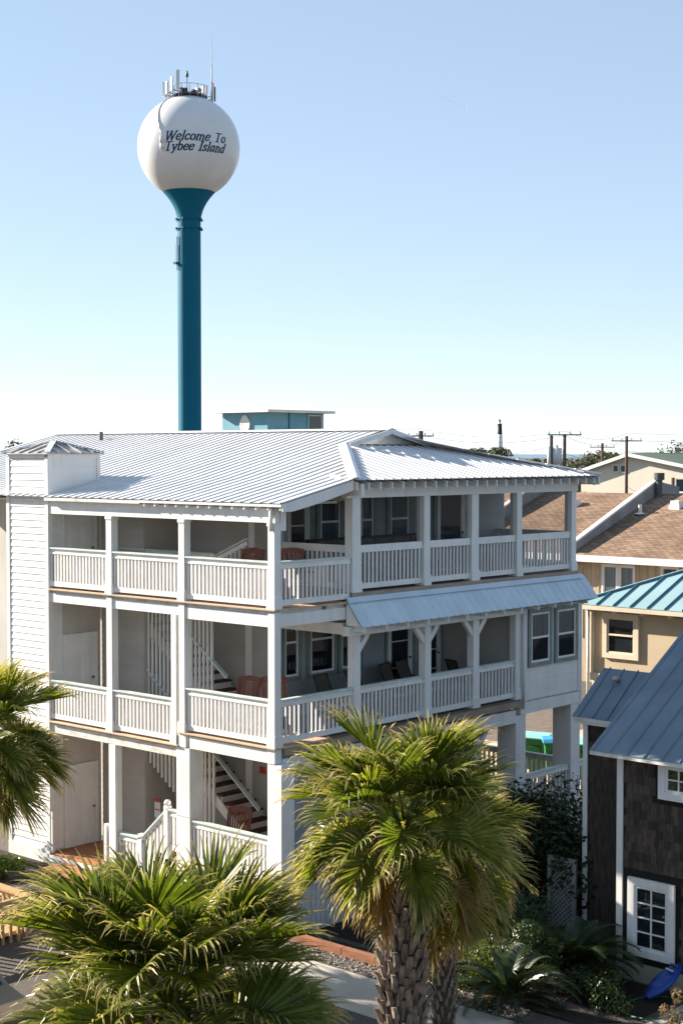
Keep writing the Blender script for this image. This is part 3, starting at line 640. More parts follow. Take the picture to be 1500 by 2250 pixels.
b = MB(); b.tube((6.3, 13.6, 10.7), (6.3, 13.6, 11.05), .06, n=10); b.build('roof_vent', 'dark_steel', ROOF)

# --- awning over the middle floor
b = MB(); b.prism([(2.36, 0, 7.05), (2.36, -.47, 6.47), (2.36, -.44, 6.45), (2.36, .03, 7.02)], (9.55, 0, 0)); AW = b.build('awning', 'awning_metal', H)
x = 2.32
while x < 11.93:
    b = MB(); vs = []
    for o, h in SEC: vs += [(x + o, -.02, 7.045 + h * .7), (x + o, -.50, 6.452 + h * .7)]
    b.add(vs, [(2 * i, 2 * i + 1, 2 * i + 3, 2 * i + 2) for i in range(len(SEC) - 1)]); b.build('awning_panel', 'awning_metal', AW); x += PW
b = MB(); b.add([(2.3, -.03, 7.10), (11.97, -.03, 7.10), (11.97, -.125, 6.985), (2.3, -.125, 6.985)], [(0, 3, 2, 1)]); b.build('awning_flashing', 'awning_metal', AW)
for k in range(13):
    x = 2.45 + k * .76; b = MB(); b.prism([(x, -.46, 6.33), (x, -.46, 6.43), (x, .0, 6.98), (x, .0, 6.33)], (.045, 0, 0)); b.build('rafter_tail', 'white_paint', AW)
b = MB(); b.prism([(2.33, -.42, 6.46), (2.33, 0, 6.99), (2.33, 0, 6.46)], (.03, 0, 0)); b.build('awning_cheek', 'white_paint', AW)
beam((2.3, -.12, 6.22), (9.14, .12, 6.44)); beam((2.35, .13, 6.24), (2.55, 2.6, 6.5))
for xa, ss in ((2.71, (1,)), (5.305, (-1, 1)), (7.235, (-1, 1))):
    for s in ss:
        b = MB(); b.bar((xa + s * .08, .08, 5.82), (xa + s * .43, .08, 6.21), .10, .13); b.build('knee_brace', 'white_paint', H)
# --- stairs inside the left balcony, behind slat screens
def flight(y0, z0, n, dy, dz, x0=1.85, x1=2.74):
    b = MB()
    for xx in (x0 - .03, x1 + .0):
        b.prism([(xx, y0 - .1, z0), (xx, y0 + .22, z0), (xx, y0 + n * dy + .05, z0 + n * dz - .3), (xx, y0 + n * dy + .05, z0 + n * dz), (xx, y0 + n * dy - .1, z0 + n * dz)], (.035, 0, 0))
    for k in range(n - 1):
        b.box(x0, y0 + k * dy, z0 + k * dz, x1, y0 + k * dy + .018, z0 + (k + 1) * dz)
    o = b.build('stairs', 'white_paint', H)
    for k in range(n - 1): piece('tread', 'tread_wood', (x0 + .005, y0 + k * dy - .03, z0 + (k + 1) * dz), (x1 - .005, y0 + (k + 1) * dy, z0 + (k + 1) * dz + .04), o)
    b = MB(); b.bar((x0 - .05, y0 - .05, z0 + 1.02), (x0 - .05, y0 + n * dy, z0 + n * dz + 1.02), .05, .05); b.bar((x0 - .05, y0 - .05, z0 + 1.06), (x0 - .05, y0 + n * dy, z0 + n * dz + 1.06), .12, .03, 1); b.build('handrail', ['white_paint', 'mint_cap'], o)
flight(3.45, D2, 16, .252, .1895); flight(2.35, D1, 16, .252, .19)
for y0, y1, zf, zt in ((3.85, 7.1, lambda y: D2L if y > 3.2 else D2, 6.74), (3.8, 6.9, lambda y: 2.43 + .7 * (y - 5.94), 3.66)):
    y = y0
    while y < y1:
        if not (4.62 < y < 4.95): piece('slat', 'white_paint', (1.765, y, max(zf(y), .3)), (1.81, y + .062, zt), H)
        y += .145
railing('y', 1.75, 3.7, 7.25, D3 - .05, .16, single=True, name='stair_guard')
b = MB(); b.bar((1.75, 3.66, 7.93), (1.75, 2.63, 8.36), .12, .04, 1); b.bar((1.75, 3.66, 7.84), (1.75, 2.63, 8.27), .05, .10)
for k in range(7): y = 3.58 - k * .14; b.box(1.73, y - .025, D3, 1.78, y + .025, 7.8 + (3.66 - y) * .417)
b.build('stair_guard', ['white_paint', 'mint_cap'], H)
# plain vertical board skirt round the ground floor
b = MB(); b.box(.45, .12, -.42, 4.6, .16, .92); SK = b.build('skirt', 'dark_back', H); x = .46; rr = random.Random(5)
while x < 4.5:
    w = rr.choice((.13, .14, .14, .29)); piece('skirt_board', 'white_paint', (x, .075, -.42), (x + w, .118, .9), SK); x += w + .022
beam((.43, .03, .80), (4.6, .1, .93), 'weathered_white', 'skirt_rail')
GW = wall((.43, .125, .93), (6.9, .2, 3.35), 'porch_siding_shade_blue'); laps(GW, 'x', .123, .44, 4.6, .95, 3.33, m='porch_siding_shade_blue', th=.02)
# little fittings
b = MB(); b.revolve([(0, -.09), (.05, -.08), (.07, .0), (.04, .08), (0, .1)], (2.70, 3.02, 6.35), 10); b.box(2.73, 2.98, 6.25, 2.795, 3.06, 6.45); b.build('wall_lamp', 'dark_steel', H, True)
b = MB(); b.box(2.765, 3.05, 2.55, 2.79, 3.25, 2.72); b.build('warning_plate', 'red_sign', H)
b = MB(); b.box(1.745, 5.75, 1.62, 1.765, 5.98, 1.69, 0); b.box(1.75, 5.76, 1.2, 1.764, 5.98, 1.6, 1); b.box(1.745, 5.78, 1.40, 1.748, 5.96, 1.43, 0); b.build('notice_board', ['red_sign', 'white_paint'], H)
for z in (D2L, D3): b = MB(); b.box(1.50, 7.925, z + 1.1, 1.57, 7.953, z + 1.25); b.build('switch_box', 'steel', H)

# ------------------------------------------------------------------ chairs on the balconies
def rocker():
    r = local_thing('rocking_chair'); w = .54
    def part(name, f):
        b = MB(); f(b); o = b.build(name, 'chair_wood'); o.parent = r
    for s in (-1, 1):
        x = s * w / 2
        part('rocker', lambda b: [b.bar((x, -.45 + k * .15, .03 + .012 * (k - 3) ** 2 * .9), (x, -.45 + (k + 1) * .15, .03 + .012 * (k - 2) ** 2 * .9), .03, .05) for k in range(6)])
        part('leg', lambda b: b.bar((x, -.22, .06), (x, -.20, .64), .045, .045, upv=(0, 1, 0)))
        part('leg', lambda b: b.bar((x, .22, .06), (x, .26, .45), .045, .045, upv=(0, 1, 0)))
        part('back_post', lambda b: b.bar((x, .24, .40), (x * 1.02, .50, 1.14), .045, .05, upv=(1, 0, 0)))
        part('arm', lambda b: b.bar((x * 1.06, -.30, .645), (x * 1.06, .36, .665), .10, .03))
    for k in range(7): part('seat_slat', lambda b: b.bar((-w / 2, -.24 + k * .078, .42 - k * .008), (w / 2, -.24 + k * .078, .42 - k * .008), .06, .02))
    part('crest_rail', lambda b: [b.bar((-w / 2 + i * w / 6, .492, 1.09 + .035 * math.sin(math.pi * i / 6)), (-w / 2 + (i + 1) * w / 6, .492, 1.09 + .035 * math.sin(math.pi * (i + 1) / 6)), .03, .13, upv=(0, .3, 1)) for i in range(6)])
    part('lower_rail', lambda b: b.bar((-w / 2, .28, .50), (w / 2, .28, .50), .03, .07))
    for k in range(8):
        xx = -w / 2 + .055 + k * (w - .11) / 7; part('back_slat', lambda b: b.bar((xx, .285, .50), (xx, .475, 1.05), .038, .018, upv=(0, 1, -.3)))
    r['category'] = 'chair'; r['group'] = 'wooden rocking chairs on the balconies'
    return r
R0 = rocker()
spots = [((1.15, 2.25, D2), R(-72), 'slatted brown rocking chair left of two on the middle balcony corner'),
         ((1.72, 1.62, D2), R(-38), 'slatted brown rocking chair half behind the middle balcony corner post'),
         ((1.05, 2.05, D3), R(-75), 'slatted brown rocking chair left of the top balcony corner post'),
         ((1.92, 1.15, D3), R(-30), 'slatted brown rocking chair right of the top balcony corner post'),
         ((.85, 2.2, D1), R(-65), 'reddish slatted rocking chair on the ground floor porch')]
for i, (p, a, lb) in enumerate(spots):
    if i == 0: R0.location = p; R0.rotation_euler = (0, 0, a); R0['label'] = lb
    else: dup(R0, p, a, lb)
def sling_chair():
    r = local_thing('patio_chair'); w = .56
    def part(name, f, m):
        b = MB(); f(b); o = b.build(name, m, None, True); o.parent = r
    for s in (-1, 1):
        x = s * w / 2
        part('side_frame', lambda b: b.path([(x, -.30, .42), (x, .20, .40), (x, .34, .70), (x, .46, 1.02)], .016, 8), 'black_frame')
        part('leg', lambda b: b.path([(x, -.28, .0), (x, -.26, .62), (x, .28, .62)], .016, 8), 'black_frame')
        part('leg', lambda b: b.path([(x, .36, .0), (x, .26, .62)], .016, 8), 'black_frame')
    part('top_bar', lambda b: b.tube((-w / 2, .46, 1.02), (w / 2, .46, 1.02), .017), 'black_frame')
    pr = [(-.30, .42), (-.05, .39), (.18, .41), (.30, .60), (.38, .80), (.455, 1.01)]
    b = MB(); n = len(pr); b.add([(x, p[0] - .004 * (abs(x) < .1), p[1]) for p in pr for x in (-w / 2, 0, w / 2)], [(i * 3 + j, i * 3 + j + 1, i * 3 + j + 4, i * 3 + j + 3) for i in range(n - 1) for j in range(2)])
    o = b.build('sling', 'sling', None, True); o.parent = r
    r['category'] = 'chair'; r['group'] = 'sling patio chairs on the middle balcony'; return r
C0 = sling_chair()
cs = [((3.75, 1.62, D2), R(8), 'dark sling patio chair nearest the corner, left of the bracketed post'), ((4.85, 1.60, D2), R(6), 'dark sling patio chair half behind the first bracketed post'),
      ((6.35, 1.75, D2), R(14), 'dark sling patio chair left of the close pair by the glass door'), ((7.02, 1.80, D2), R(8), 'dark sling patio chair right of the close pair by the glass door'),
      ((8.35, 1.2, D2), R(70), 'dark sling patio chair turned sideways near the far balcony end')]
for i, (p, a, lb) in enumerate(cs):
    if i == 0: C0.location = p; C0.rotation_euler = (0, 0, a); C0['label'] = lb
    else: dup(C0, p, a, lb)
# outdoor sofa and grill on the screened porch
t = thing('sofa', 'long dark outdoor sofa with brown cushions on the screened porch', 'sofa', (5.6, 1.9, 7.2))
b = MB(); b.box(3.6, 1.65, 7.25, 7.9, 2.5, 7.60); b.build('base', 'sofa_fabric', t); b = MB(); b.box(3.6, 2.32, 7.60, 7.9, 2.5, 8.28); b.build('backrest', 'sofa_fabric', t)
for k in range(6): piece('cushion', 'cushion', (3.7 + k * .70, 2.12, 7.72), (4.36 + k * .70, 2.31, 8.24), t)
t = thing('porch_counter', 'dark low counter at the far end of the screened porch', 'counter', (10.4, 1.8, 7.2))
b = MB(); b.box(9.3, 1.45, 7.2, 11.3, 2.0, 8.06); b.build('cabinet', 'dark_back', t); b = MB(); b.box(9.2, 1.38, 8.06, 11.4, 2.07, 8.12); b.build('countertop', 'sage_trim', t)

# ------------------------------------------------------------------ water tower
def tpoint(c, R_, az, el): return Vector(c) + Vector((math.cos(el) * math.cos(az), math.cos(el) * math.sin(az), math.sin(el))) * R_
TX, TY, TZ, TRd = 95.36, 107.4, 45.06, 5.78
WT = thing('water_tower', 'tall water tower, white ball tank on a teal pedestal', 'water tower', (TX, TY, 0))
b = MB(); b.revolve([(max(0.001, TRd * math.cos(a)), TRd * math.sin(a)) for a in [R(-90 + 180 * k / 64) for k in range(65)]], (TX, TY, TZ), 96); TANK = b.build('tank', 'tank_white', WT, True)
# pedestal: flares into the ball
prof = [(1.95, 0), (1.5, 3.2), (1.33, 6), (1.32, 36.5)]
for k in range(1, 13):
    t = k / 12; prof.append((1.32 + (2.92 - 1.32) * t ** 2.1, 36.5 + (40.05 - 36.5) * t))
b = MB(); b.revolve(prof, (TX, TY, 0), 64); PED = b.build('pedestal', 'teal_paint', WT, True)
for z in (35.95, 37.0):
    b = MB(); b.revolve([(1.32, z - .06), (1.40, z - .06), (1.40, z + .06), (1.32, z + .06)], (TX, TY, 0), 48); b.build('band', 'teal_paint', PED)
    for k in range(8):
        a = k * math.pi / 4 + .35; c = Vector((TX + 1.5 * math.cos(a), TY + 1.5 * math.sin(a), z)); b = MB(); b.box(c.x - .1, c.y - .1, z - .16, c.x + .1, c.y + .1, z + .06); b.build('lug', 'teal_paint', PED)
# direction towards the camera, seen from the tank
VA = math.atan2(CAM.y - TY, CAM.x - TX)
LEFT = VA - math.pi / 2        # left in the view, as azimuth
def polar(a, r, z): return Vector((TX + r * math.cos(a), TY + r * math.sin(a), z))
a = LEFT + .25
b = MB(); b.bar(polar(a, 1.42, 31.2), polar(a, 1.42, 35), .06, .06, upv=(1, 0, 0)); b.bar(polar(a + .25, 1.42, 31.2), polar(a + .25, 1.42, 35), .06, .06, upv=(1, 0, 0)); b.build('ladder', 'teal_paint', PED)
b = MB(); b.tube(polar(a, 1.62, 31.9), polar(a, 1.62, 34.2), .035); b.build('pipe', 'antenna_white', PED); b = MB(); b.box(*(polar(a, 1.5, 32.0) - Vector((.25, .25, .12))), *(polar(a, 1.5, 32.0) + Vector((.25, .25, .12)))); b.build('bracket', 'teal_paint', PED)
b = MB(); b.tube((*polar(LEFT + math.pi - .35, 1.75, 0)[:2], 0), (*polar(LEFT + math.pi - .35, 1.75, 0)[:2], 12.2), .35, n=12); b.build('overflow_pipe', 'antenna_white', PED, True)
# lettering: bold slanted roman drawn as pen strokes, laid on the ball
GL = {
 'W': (1.0, [[(0, 1), (.22, 0)], [(.22, 0), (.47, .98)], [(.44, 1), (.66, 0)], [(.66, 0), (.93, 1)]], [(-.08, .12, 1), (.34, .52, 1), (.84, 1.02, 1)]),
 'T': (.74, [[(.37, 1), (.37, 0)], [(.02, .97), (.72, .97)]], [(.22, .52, 0), (.02, .02, .8)]),
 'I': (.36, [[(.18, 1), (.18, 0)]], [(.03, .33, 0), (.03, .33, 1)]),
 'e': (.50, [[(.06, .36), (.40, .38), (.44, .5), (.36, .64), (.22, .66), (.10, .55), (.05, .36), (.08, .14), (.20, .02), (.33, .05), (.43, .18)]], []),
 'l': (.28, [[(.14, 1.04), (.14, 0)]], [(.04, .24, 0), (.03, .16, 1.04)]),
 'c': (.46, [[(.38, .5), (.36, .62), (.24, .66), (.10, .55), (.05, .34), (.08, .14), (.20, .02), (.32, .05), (.41, .18)]], []),
 'o': (.52, [[(.26, .66), (.12, .58), (.05, .36), (.10, .1), (.26, .01), (.42, .1), (.47, .34), (.40, .58), (.26, .66)]], []),
 'm': (.86, [[(.12, .64), (.12, 0)], [(.12, .5), (.26, .64), (.38, .58), (.42, .45), (.42, 0)], [(.42, .5), (.56, .64), (.68, .58), (.72, .45), (.72, 0)]], [(.04, .20, 0), (.35, .50, 0), (.65, .80, 0), (.02, .13, .64)]),
 'n': (.56, [[(.12, .64), (.12, 0)], [(.12, .5), (.26, .64), (.38, .58), (.42, .45), (.42, 0)]], [(.04, .20, 0), (.35, .50, 0), (.02, .13, .64)]),
 'y': (.52, [[(.06, .64), (.26, .02)], [(.46, .64), (.26, .02), (.16, -.22), (.04, -.27)]], [(-.02, .16, .64), (.36, .53, .64)]),
 'b': (.54, [[(.10, 1.04), (.10, .05)], [(.10, .5), (.24, .65), (.38, .6), (.46, .38), (.40, .1), (.24, .01), (.10, .08)]], [(.0, .12, 1.04)]),
 's': (.40, [[(.34, .52), (.28, .64), (.16, .65), (.07, .54), (.14, .40), (.28, .28), (.33, .14), (.24, .02), (.10, .02), (.03, .15)]], []),
 'a': (.52, [[(.40, .64), (.38, .1), (.48, .04)], [(.39, .52), (.30, .66), (.16, .62), (.06, .4), (.07, .12), (.18, .01), (.30, .1), (.38, .3)]], []),
 'd': (.54, [[(.42, 1.04), (.40, .1), (.50, .04)], [(.40, .52), (.30, .66), (.16, .62), (.06, .4), (.07, .12), (.18, .01), (.30, .1), (.39, .3)]], [(.30, .43, 1.04)]),
}
def strokes(text):
    out = []; x = 0
    for ch in text:
        if ch == ' ': x += .42; continue
        w, st, se = GL[ch]
        for s_ in st: out.append([(x + p[0], p[1]) for p in s_])
        for s0, s1, h in se: out.append([(x + s0, h), (x + s1, h)]) if s1 > s0 else None
        x += w + .035
    return out, x
def pen(poly):                     # broad pen: uprights thick, flats thin
    quads = []
    for (x0, y0), (x1, y1) in zip(poly, poly[1:]):
        dx, dy = x1 - x0, y1 - y0; L = math.hypot(dx, dy)
        if L < 1e-6: continue
        w = .115 + .05 * abs(dy) / L; nx, ny = -dy / L * w / 2, dx / L * w / 2; ex, ey = dx / L * .03, dy / L * .03
        n = max(1, int(L / .25))
        for k in range(n):
            t0, t1 = k / n, (k + 1) / n
            a0 = (x0 + dx * t0 - (ex if k == 0 else 0), y0 + dy * t0 - (ey if k == 0 else 0)); a1 = (x0 + dx * t1 + (ex if k == n - 1 else 0), y0 + dy * t1 + (ey if k == n - 1 else 0))
            quads.append([(a0[0] + nx, a0[1] + ny), (a0[0] - nx, a0[1] - ny), (a1[0] - nx, a1[1] - ny), (a1[0] + nx, a1[1] + ny)])
    return quads
AC = VA + R(7.2)                   # azimuth of the lettering's middle, turned a little to the right
def on_tank(u, v, lat0, size):     # u metres to the reader's right, v metres up from the base line
    az = AC + u * size / (TRd * .985); el = lat0 + v * size / TRd
    return tpoint((TX, TY, TZ), TRd + .02, az, el)
for text, lat, size, shift in (('Welcome To', R(-2.4), .98, .12), ('Tybee Island', R(-13.4), .98, 0)):
    sx = 1.16; st, wd = strokes(text); b = MB()
    for poly in st:
        for q in pen(poly): b.add([on_tank((p[0] - wd / 2 + p[1] * .27) * sx + shift, p[1], lat, size) for p in q], [(0, 1, 2, 3)])
    o = stuff(b.build('lettering', 'letter_blue', TANK)); o['label'] = 'dark blue slanted words ' + text + ' on the white tank'
# roof platform, rail, antennas and cable run
top = TZ + TRd
b = MB(); b.revolve([(1.7, top - .55), (1.7, top + .02), (2.1, top + .02), (2.1, top - .1)], (TX, TY, 0), 40); b.build('platform', 'dark_steel', TANK)
b = MB(); b.revolve([(2.08, top + 1.02), (2.13, top + 1.02), (2.13, top + 1.07), (2.08, top + 1.07)], (TX, TY, 0), 40); b.build('guard_rail', 'steel', TANK)
for k in range(14):
    a = 2 * math.pi * k / 14; b = MB(); b.tube(polar(a, 2.1, top - .3), polar(a, 2.1, top + 1.05), .035, n=6); b.build('rail_post', 'steel', TANK)
def antenna(a, r, z0, z1, w=.3, m='antenna_white'):
    z0 = max(z0, TZ + math.sqrt(max(0, TRd ** 2 - r ** 2)) - .15)
    b = MB(); p = polar(a, r, 0); d = Vector((math.cos(a), math.sin(a), 0)); s = d.cross(Vector((0, 0, 1))) * w / 2
    b.prism([p + s + Vector((0, 0, z0 + .5)), p - s + Vector((0, 0, z0 + .5)), p - s + d * .16 + Vector((0, 0, z0 + .5)), p + s + d * .16 + Vector((0, 0, z0 + .5))], (0, 0, z1 - z0 - .5)); o = b.build('panel_antenna', m, TANK)
    b = MB(); b.tube(p - d * .12 + Vector((0, 0, z0 - .6)), p - d * .12 + Vector((0, 0, z1 + .15)), .05, n=8); b.build('mast', 'steel', o)
    b = MB(); b.bar(p - d * .1 + Vector((0, 0, z0 + .7)), p - d * 1.0 + Vector((0, 0, z0 + .6)), .07, .07); b.build('arm', 'dark_steel', o)
antenna(LEFT - .05, 2.75, top - .55, top + 1.6); antenna(LEFT + .45, 2.65, top - .55, top + 1.35); antenna(LEFT + .75, 2.5, top - .3, top + 1.75); antenna(LEFT + 1.05, 2.3, top - .2, top + 2.45, .34); antenna(LEFT - .4, 2.7, top - .5, top + 1.1)
antenna(LEFT + math.pi - .25, 2.75, top - .8, top + 1.4); antenna(LEFT + math.pi + .12, 2.9, top - .9, top + 1.2, .3, 'dark_steel'); antenna(LEFT + math.pi - .7, 2.5, top - .5, top + .9); antenna(LEFT + 2.3, 2.4, top - .5, top + .8, .22)
p = polar(LEFT + math.pi - .1, 2.65, 0); b = MB(); b.tube((p.x, p.y, top - .6), (p.x, p.y, top + 3.4), .07, n=8); b.tube((p.x, p.y, top + 3.4), (p.x, p.y, top + 7.1), .045, .025, n=8); b.build('whip_antenna', 'steel', TANK)
p = polar(LEFT + 1.0, .3, 0); b = MB(); b.tube((p.x, p.y, top - .1), (p.x, p.y, top + 2.1), .05, n=8); b.revolve([(0, top + 2.05), (.16, top + 2.15), (.18, top + 2.45), (.1, top + 2.6), (.1, top + 2.8), (0, top + 2.85)], (p.x, p.y, 0), 10); b.build('beacon', 'dark_steel', TANK, True)
for dx in (-.9, -.4, .5, 1.0, 1.5):
    p = polar(LEFT + math.pi, dx, 0); b = MB(); h = .5 + .5 * abs(math.sin(dx * 5)); b.box(p.x - .22, p.y - .22, top - .15, p.x + .22, p.y + .22, top + h); b.build('equipment_box', 'dark_steel' if dx < .6 else 'steel', TANK)
b = MB(); pts = [tpoint((TX, TY, TZ), TRd + .06, VA - R(62 - k * 3.6), R(76 - k * 8.2)) for k in range(10)]; b.path(pts, .055, 6); b.build('cable_run', 'antenna_white', TANK, True)
p = [tpoint((TX, TY, TZ), TRd + .28, VA - R(29.8), R(e)) for e in (2, -5, -12)]; b = MB(); b.path(p, .17, 8); b.build('panel_antenna', 'antenna_white', TANK, True)

# ------------------------------------------------------------------ shingled house on the right
SH = thing('shingled_house', 'dark cedar shingled house with blue-grey metal roof and white window frames', 'house', (3.4, -7.5, -.4))
def shwall(a, c, m='dark_back', name='wall'):
    b = MB(); b.box(*a, *c); return b.build(name, m, SH)
def metal_roof(name, xe, ze, xr, zr, y0, y1, m, pitch, parent, th=.09, fascia='weathered_white', back=None):
    """roof slope rising in +X from the eave (xe,ze) to (xr,zr); seams run up the slope"""
    b = MB(); b.prism([(xe, y0, ze - th), (xe, y0, ze - .01), (xr, y0, zr - .01), (xr, y0, zr - th)], (0, y1 - y0, 0))
    o = b.build(name, fascia, parent); y = y0; sl = (zr - ze) / (xr - xe)
    while y < y1 - .02:
        yy = min(y + pitch, y1); b = MB()
        b.add([(xe - .02, y, ze), (xr, y, zr), (xr, y + .012, zr + .035), (xe - .02, y + .012, ze + .035), (xe - .02, y + .03, ze + .035), (xr, y + .03, zr + .035), (xr, y + .034, zr), (xe - .02, y + .034, ze), (xr, yy, zr), (xe - .02, yy, ze)],
              [(0, 3, 2, 1), (3, 4, 5, 2), (4, 7, 6, 5), (7, 9, 8, 6), (0, 7, 4, 3)]); b.build('roof_panel', m, o); y += pitch
    return o
shwall((3.42, -14, -.42), (9.5, -6.56, 4.4)); shwall((5.22, -6.56, -.42), (9.5, -4.56, 4.5))
b = MB(); b.box(3.39, -14, -.42, 3.425, -6.56, -.02); b.build('footing', 'concrete', SH)
b = MB(); b.prism([(9.5, -14, 4.4), (9.5, -6.56, 4.4), (9.5, -6.56, 7.6), (9.5, -14, 7.6)], (.1, 0, 0)); b.build('wall', 'dark_back', SH)
metal_roof('roof', 3.0, 4.30, 9.5, 8.0, -14.2, -6.10, 'slate_metal', .40, SH); metal_roof('roof', 4.85, 4.58, 6.12, 5.52, -6.09, -4.45, 'slate_metal', .36, SH)
b = MB(); b.prism([(6.12, -6.5, 5.52), (6.12, -4.45, 5.52), (6.5, -4.45, 5.3), (6.5, -6.5, 5.3)], (0, 0, -.06)); b.build('roof_ridge', 'slate_metal', SH)
b = MB(); b.revolve([(.05, 0), (.05, .12), (.09, .12), (.09, .2), (0, .22)], (5.75, -5.0, 5.2), 12); b.build('roof_vent', 'steel', SH, True)
for a, c in (((3.375, -6.66, -.4), (3.42, -6.52, 4.26)), ((3.42, -6.55, -.4), (3.55, -6.52, 4.26)), ((5.175, -4.64, -.4), (5.22, -4.52, 4.5)), ((4.9, -6.4, 4.42), (4.94, -4.5, 4.50))): piece('corner_board', 'white_paint', a, c, SH)
# shingles: nearest courses one by one, the rest joined
def shingles(xc, y0, y1, z0, z1, holes, seed, budget):
    rr = random.Random(seed); ex = .175; rest = MB(); z = z0; n = 0; row = 0
    wallo = MB(); wallo.box(xc - .006, y0, z0, xc - .002, y1, z1); wo = wallo.build('shingle_wall', 'dark_back', SH)
    cells = []
    while z < z1 - .05:
        y = y1 - rr.uniform(0, .1)
        while y > y0:
            w = rr.uniform(.09, .19); ya, yb = max(y - w, y0), y; zt = min(z + ex + .02, z1); th = rr.uniform(.014, .028)
            if not any(ya < h[1] and yb > h[0] and z < h[3] and zt > h[2] for h in holes): cells.append((ya, yb - .006, z + rr.uniform(-.006, .006), zt, th))
            y -= w
        z += ex; row += 1
    cells.sort(key=lambda c: -c[3] if c[0] > -9.3 else 99)
    for i, (ya, yb, za, zb, th) in enumerate(cells):
        if i < budget: piece('shingle', 'cedar_shingle', (xc - .006, ya, za), (xc - .006 + th, yb, zb), wo, 'lapx')
        else:
            x = xc - .006; rest.add([(x, ya, za), (x, yb, za), (x, yb, zb), (x, ya, zb), (x - th, ya, za), (x - th, yb, za), (x - th * .3, yb, zb), (x - th * .3, ya, zb)], [(7, 6, 5, 4), (0, 4, 5, 1), (1, 5, 6, 2), (2, 6, 7, 3), (3, 7, 4, 0)])
    if rest.v: stuff(rest.build('shingles', 'cedar_shingle', wo))
shingles(3.42, -10.2, -6.66, -.02, 4.24, [(-7.95, -6.75, .0, 1.85), (-8.7, -7.42, 3.4, 4.3)], 4, 240)
shingles(5.22, -6.52, -4.64, -.4, 4.42, [], 9, 60)
window('x', 3.385, -7.74, -6.97, .30, 1.60, trim='white_paint', tw=.15, split=0, cols=2, rows=4, parent=SH, frame_d=.07)
window('x', 3.385, -8.5, -7.66, 3.60, 4.12, trim='white_paint', tw=.15, split=0, cols=3, rows=2, parent=SH, frame_d=.07)
window('x', 5.19, -6.4, -5.62, 1.10, 1.75, trim='lattice_white', tw=.12, split=.5, parent=SH); window('x', 5.19, -6.4, -5.55, 3.45, 3.78, trim='white_paint', tw=.07, split=0, parent=SH)
# lattice gate between the houses
LG = thing('lattice_gate', 'white lattice gate in the dark gap between the houses', 'gate', (4.95, -4.1, -.4))
for a, c in (((4.92, -4.52, -.38), (4.98, -4.42, 1.35)), ((4.92, -3.86, -.38), (4.98, -3.76, 1.35)), ((4.925, -4.42, 1.25), (4.975, -3.86, 1.35)), ((4.925, -4.42, -.36), (4.975, -3.86, -.26))): piece('frame_board', 'lattice_white', a, c, LG)
for s in (-1, 1):
    for k in range(-4, 16):
        z0 = -.26 + k * .11; pts = []
        ya, yb, za, zb = -4.42, -3.86, -.26, 1.25
        p = (ya, z0) if s > 0 else (ya, z0 + .0); q = (yb, z0 + .56 * s)
        lo, hi = (p, q)
        def cl(p, q):
            (y0, a), (y1, c) = p, q
            t0, t1 = 0, 1
            for lim, sg in ((za, 1), (zb, -1)):
                fa, fb = (a - lim) * sg, (c - lim) * sg
                if fa < 0 and fb < 0: return None
                if fa < 0: t0 = max(t0, fa / (fa - fb))
                if fb < 0: t1 = min(t1, fa / (fa - fb))
            return ((y0 + (y1 - y0) * t0, a + (c - a) * t0), (y0 + (y1 - y0) * t1, a + (c - a) * t1)) if t1 - t0 > .05 else None
        r_ = cl(p, q)
        if r_:
            b = MB(); b.bar((4.95 + .008 * s, r_[0][0], r_[0][1]), (4.95 + .008 * s, r_[1][0], r_[1][1]), .006, .038, upv=(0, -(r_[1][1] - r_[0][1]), (r_[1][0] - r_[0][0]))); b.build('lath', 'lattice_white', LG)
b = MB(); b.box(4.90, -3.9, .42, 4.93, -3.87, .52); b.build('latch', 'dark_steel', LG)
# blue kayak leaning by the wall, hose, dry pot plant
t = thing('kayak', 'small blue plastic kayak lying against the shingled house', 'kayak', (2.9, -8.0, -.4))
b = MB(); N, K = 14, 10; A = Vector((2.45, -7.80, -.30)); Bv = Vector((3.28, -8.08, .22)); up = Vector((0, 0, 1)); dr = (Bv - A).normalized(); sd_ = dr.cross(up).normalized(); nu = sd_.cross(dr)
vs = []
for i in range(N + 1):
    u = i / N; wv = .235 * math.sin(math.pi * min(1, max(.02, u * .92 + .05))) ** .6; c = A.lerp(Bv, u)
    for k in range(K):
        a = 2 * math.pi * k / K; vs.append(c + sd_ * wv * math.cos(a) + nu * (.12 * wv / .27 * math.sin(a) + (.03 if math.sin(a) > 0 and .3 < u < .75 and abs(math.cos(a)) < .8 else 0) * -2))
b.add(vs, [(i * K + k, i * K + (k + 1) % K, (i + 1) * K + (k + 1) % K, (i + 1) * K + k) for i in range(N) for k in range(K)]); HU = b.build('hull', 'kayak_blue', t, True)
b = MB(); c = A.lerp(Bv, .72) + nu * .10; b.path([c - sd_ * .1, c + sd_ * .1], .02, 6); b.build('handle', 'transformer', t); b = MB(); c = A.lerp(Bv, .86) + nu * .09; b.path([c - sd_ * .09 , c + sd_ * .09], .025, 6); b.build('strap', 'dark_steel', t)
b = MB(); b.path([(2.2 + .75 * math.cos(a), -8.15 + .55 * math.sin(a), -.365 + .012 * a) for a in [k * .3 for k in range(14)]] + [(3.1, -8.9, -.34), (3.25, -9.6, -.3)], .016, 6); tag(b.build('garden_hose', 'hose_green', None, True), 'green garden hose curled under the blue kayak', 'hose')

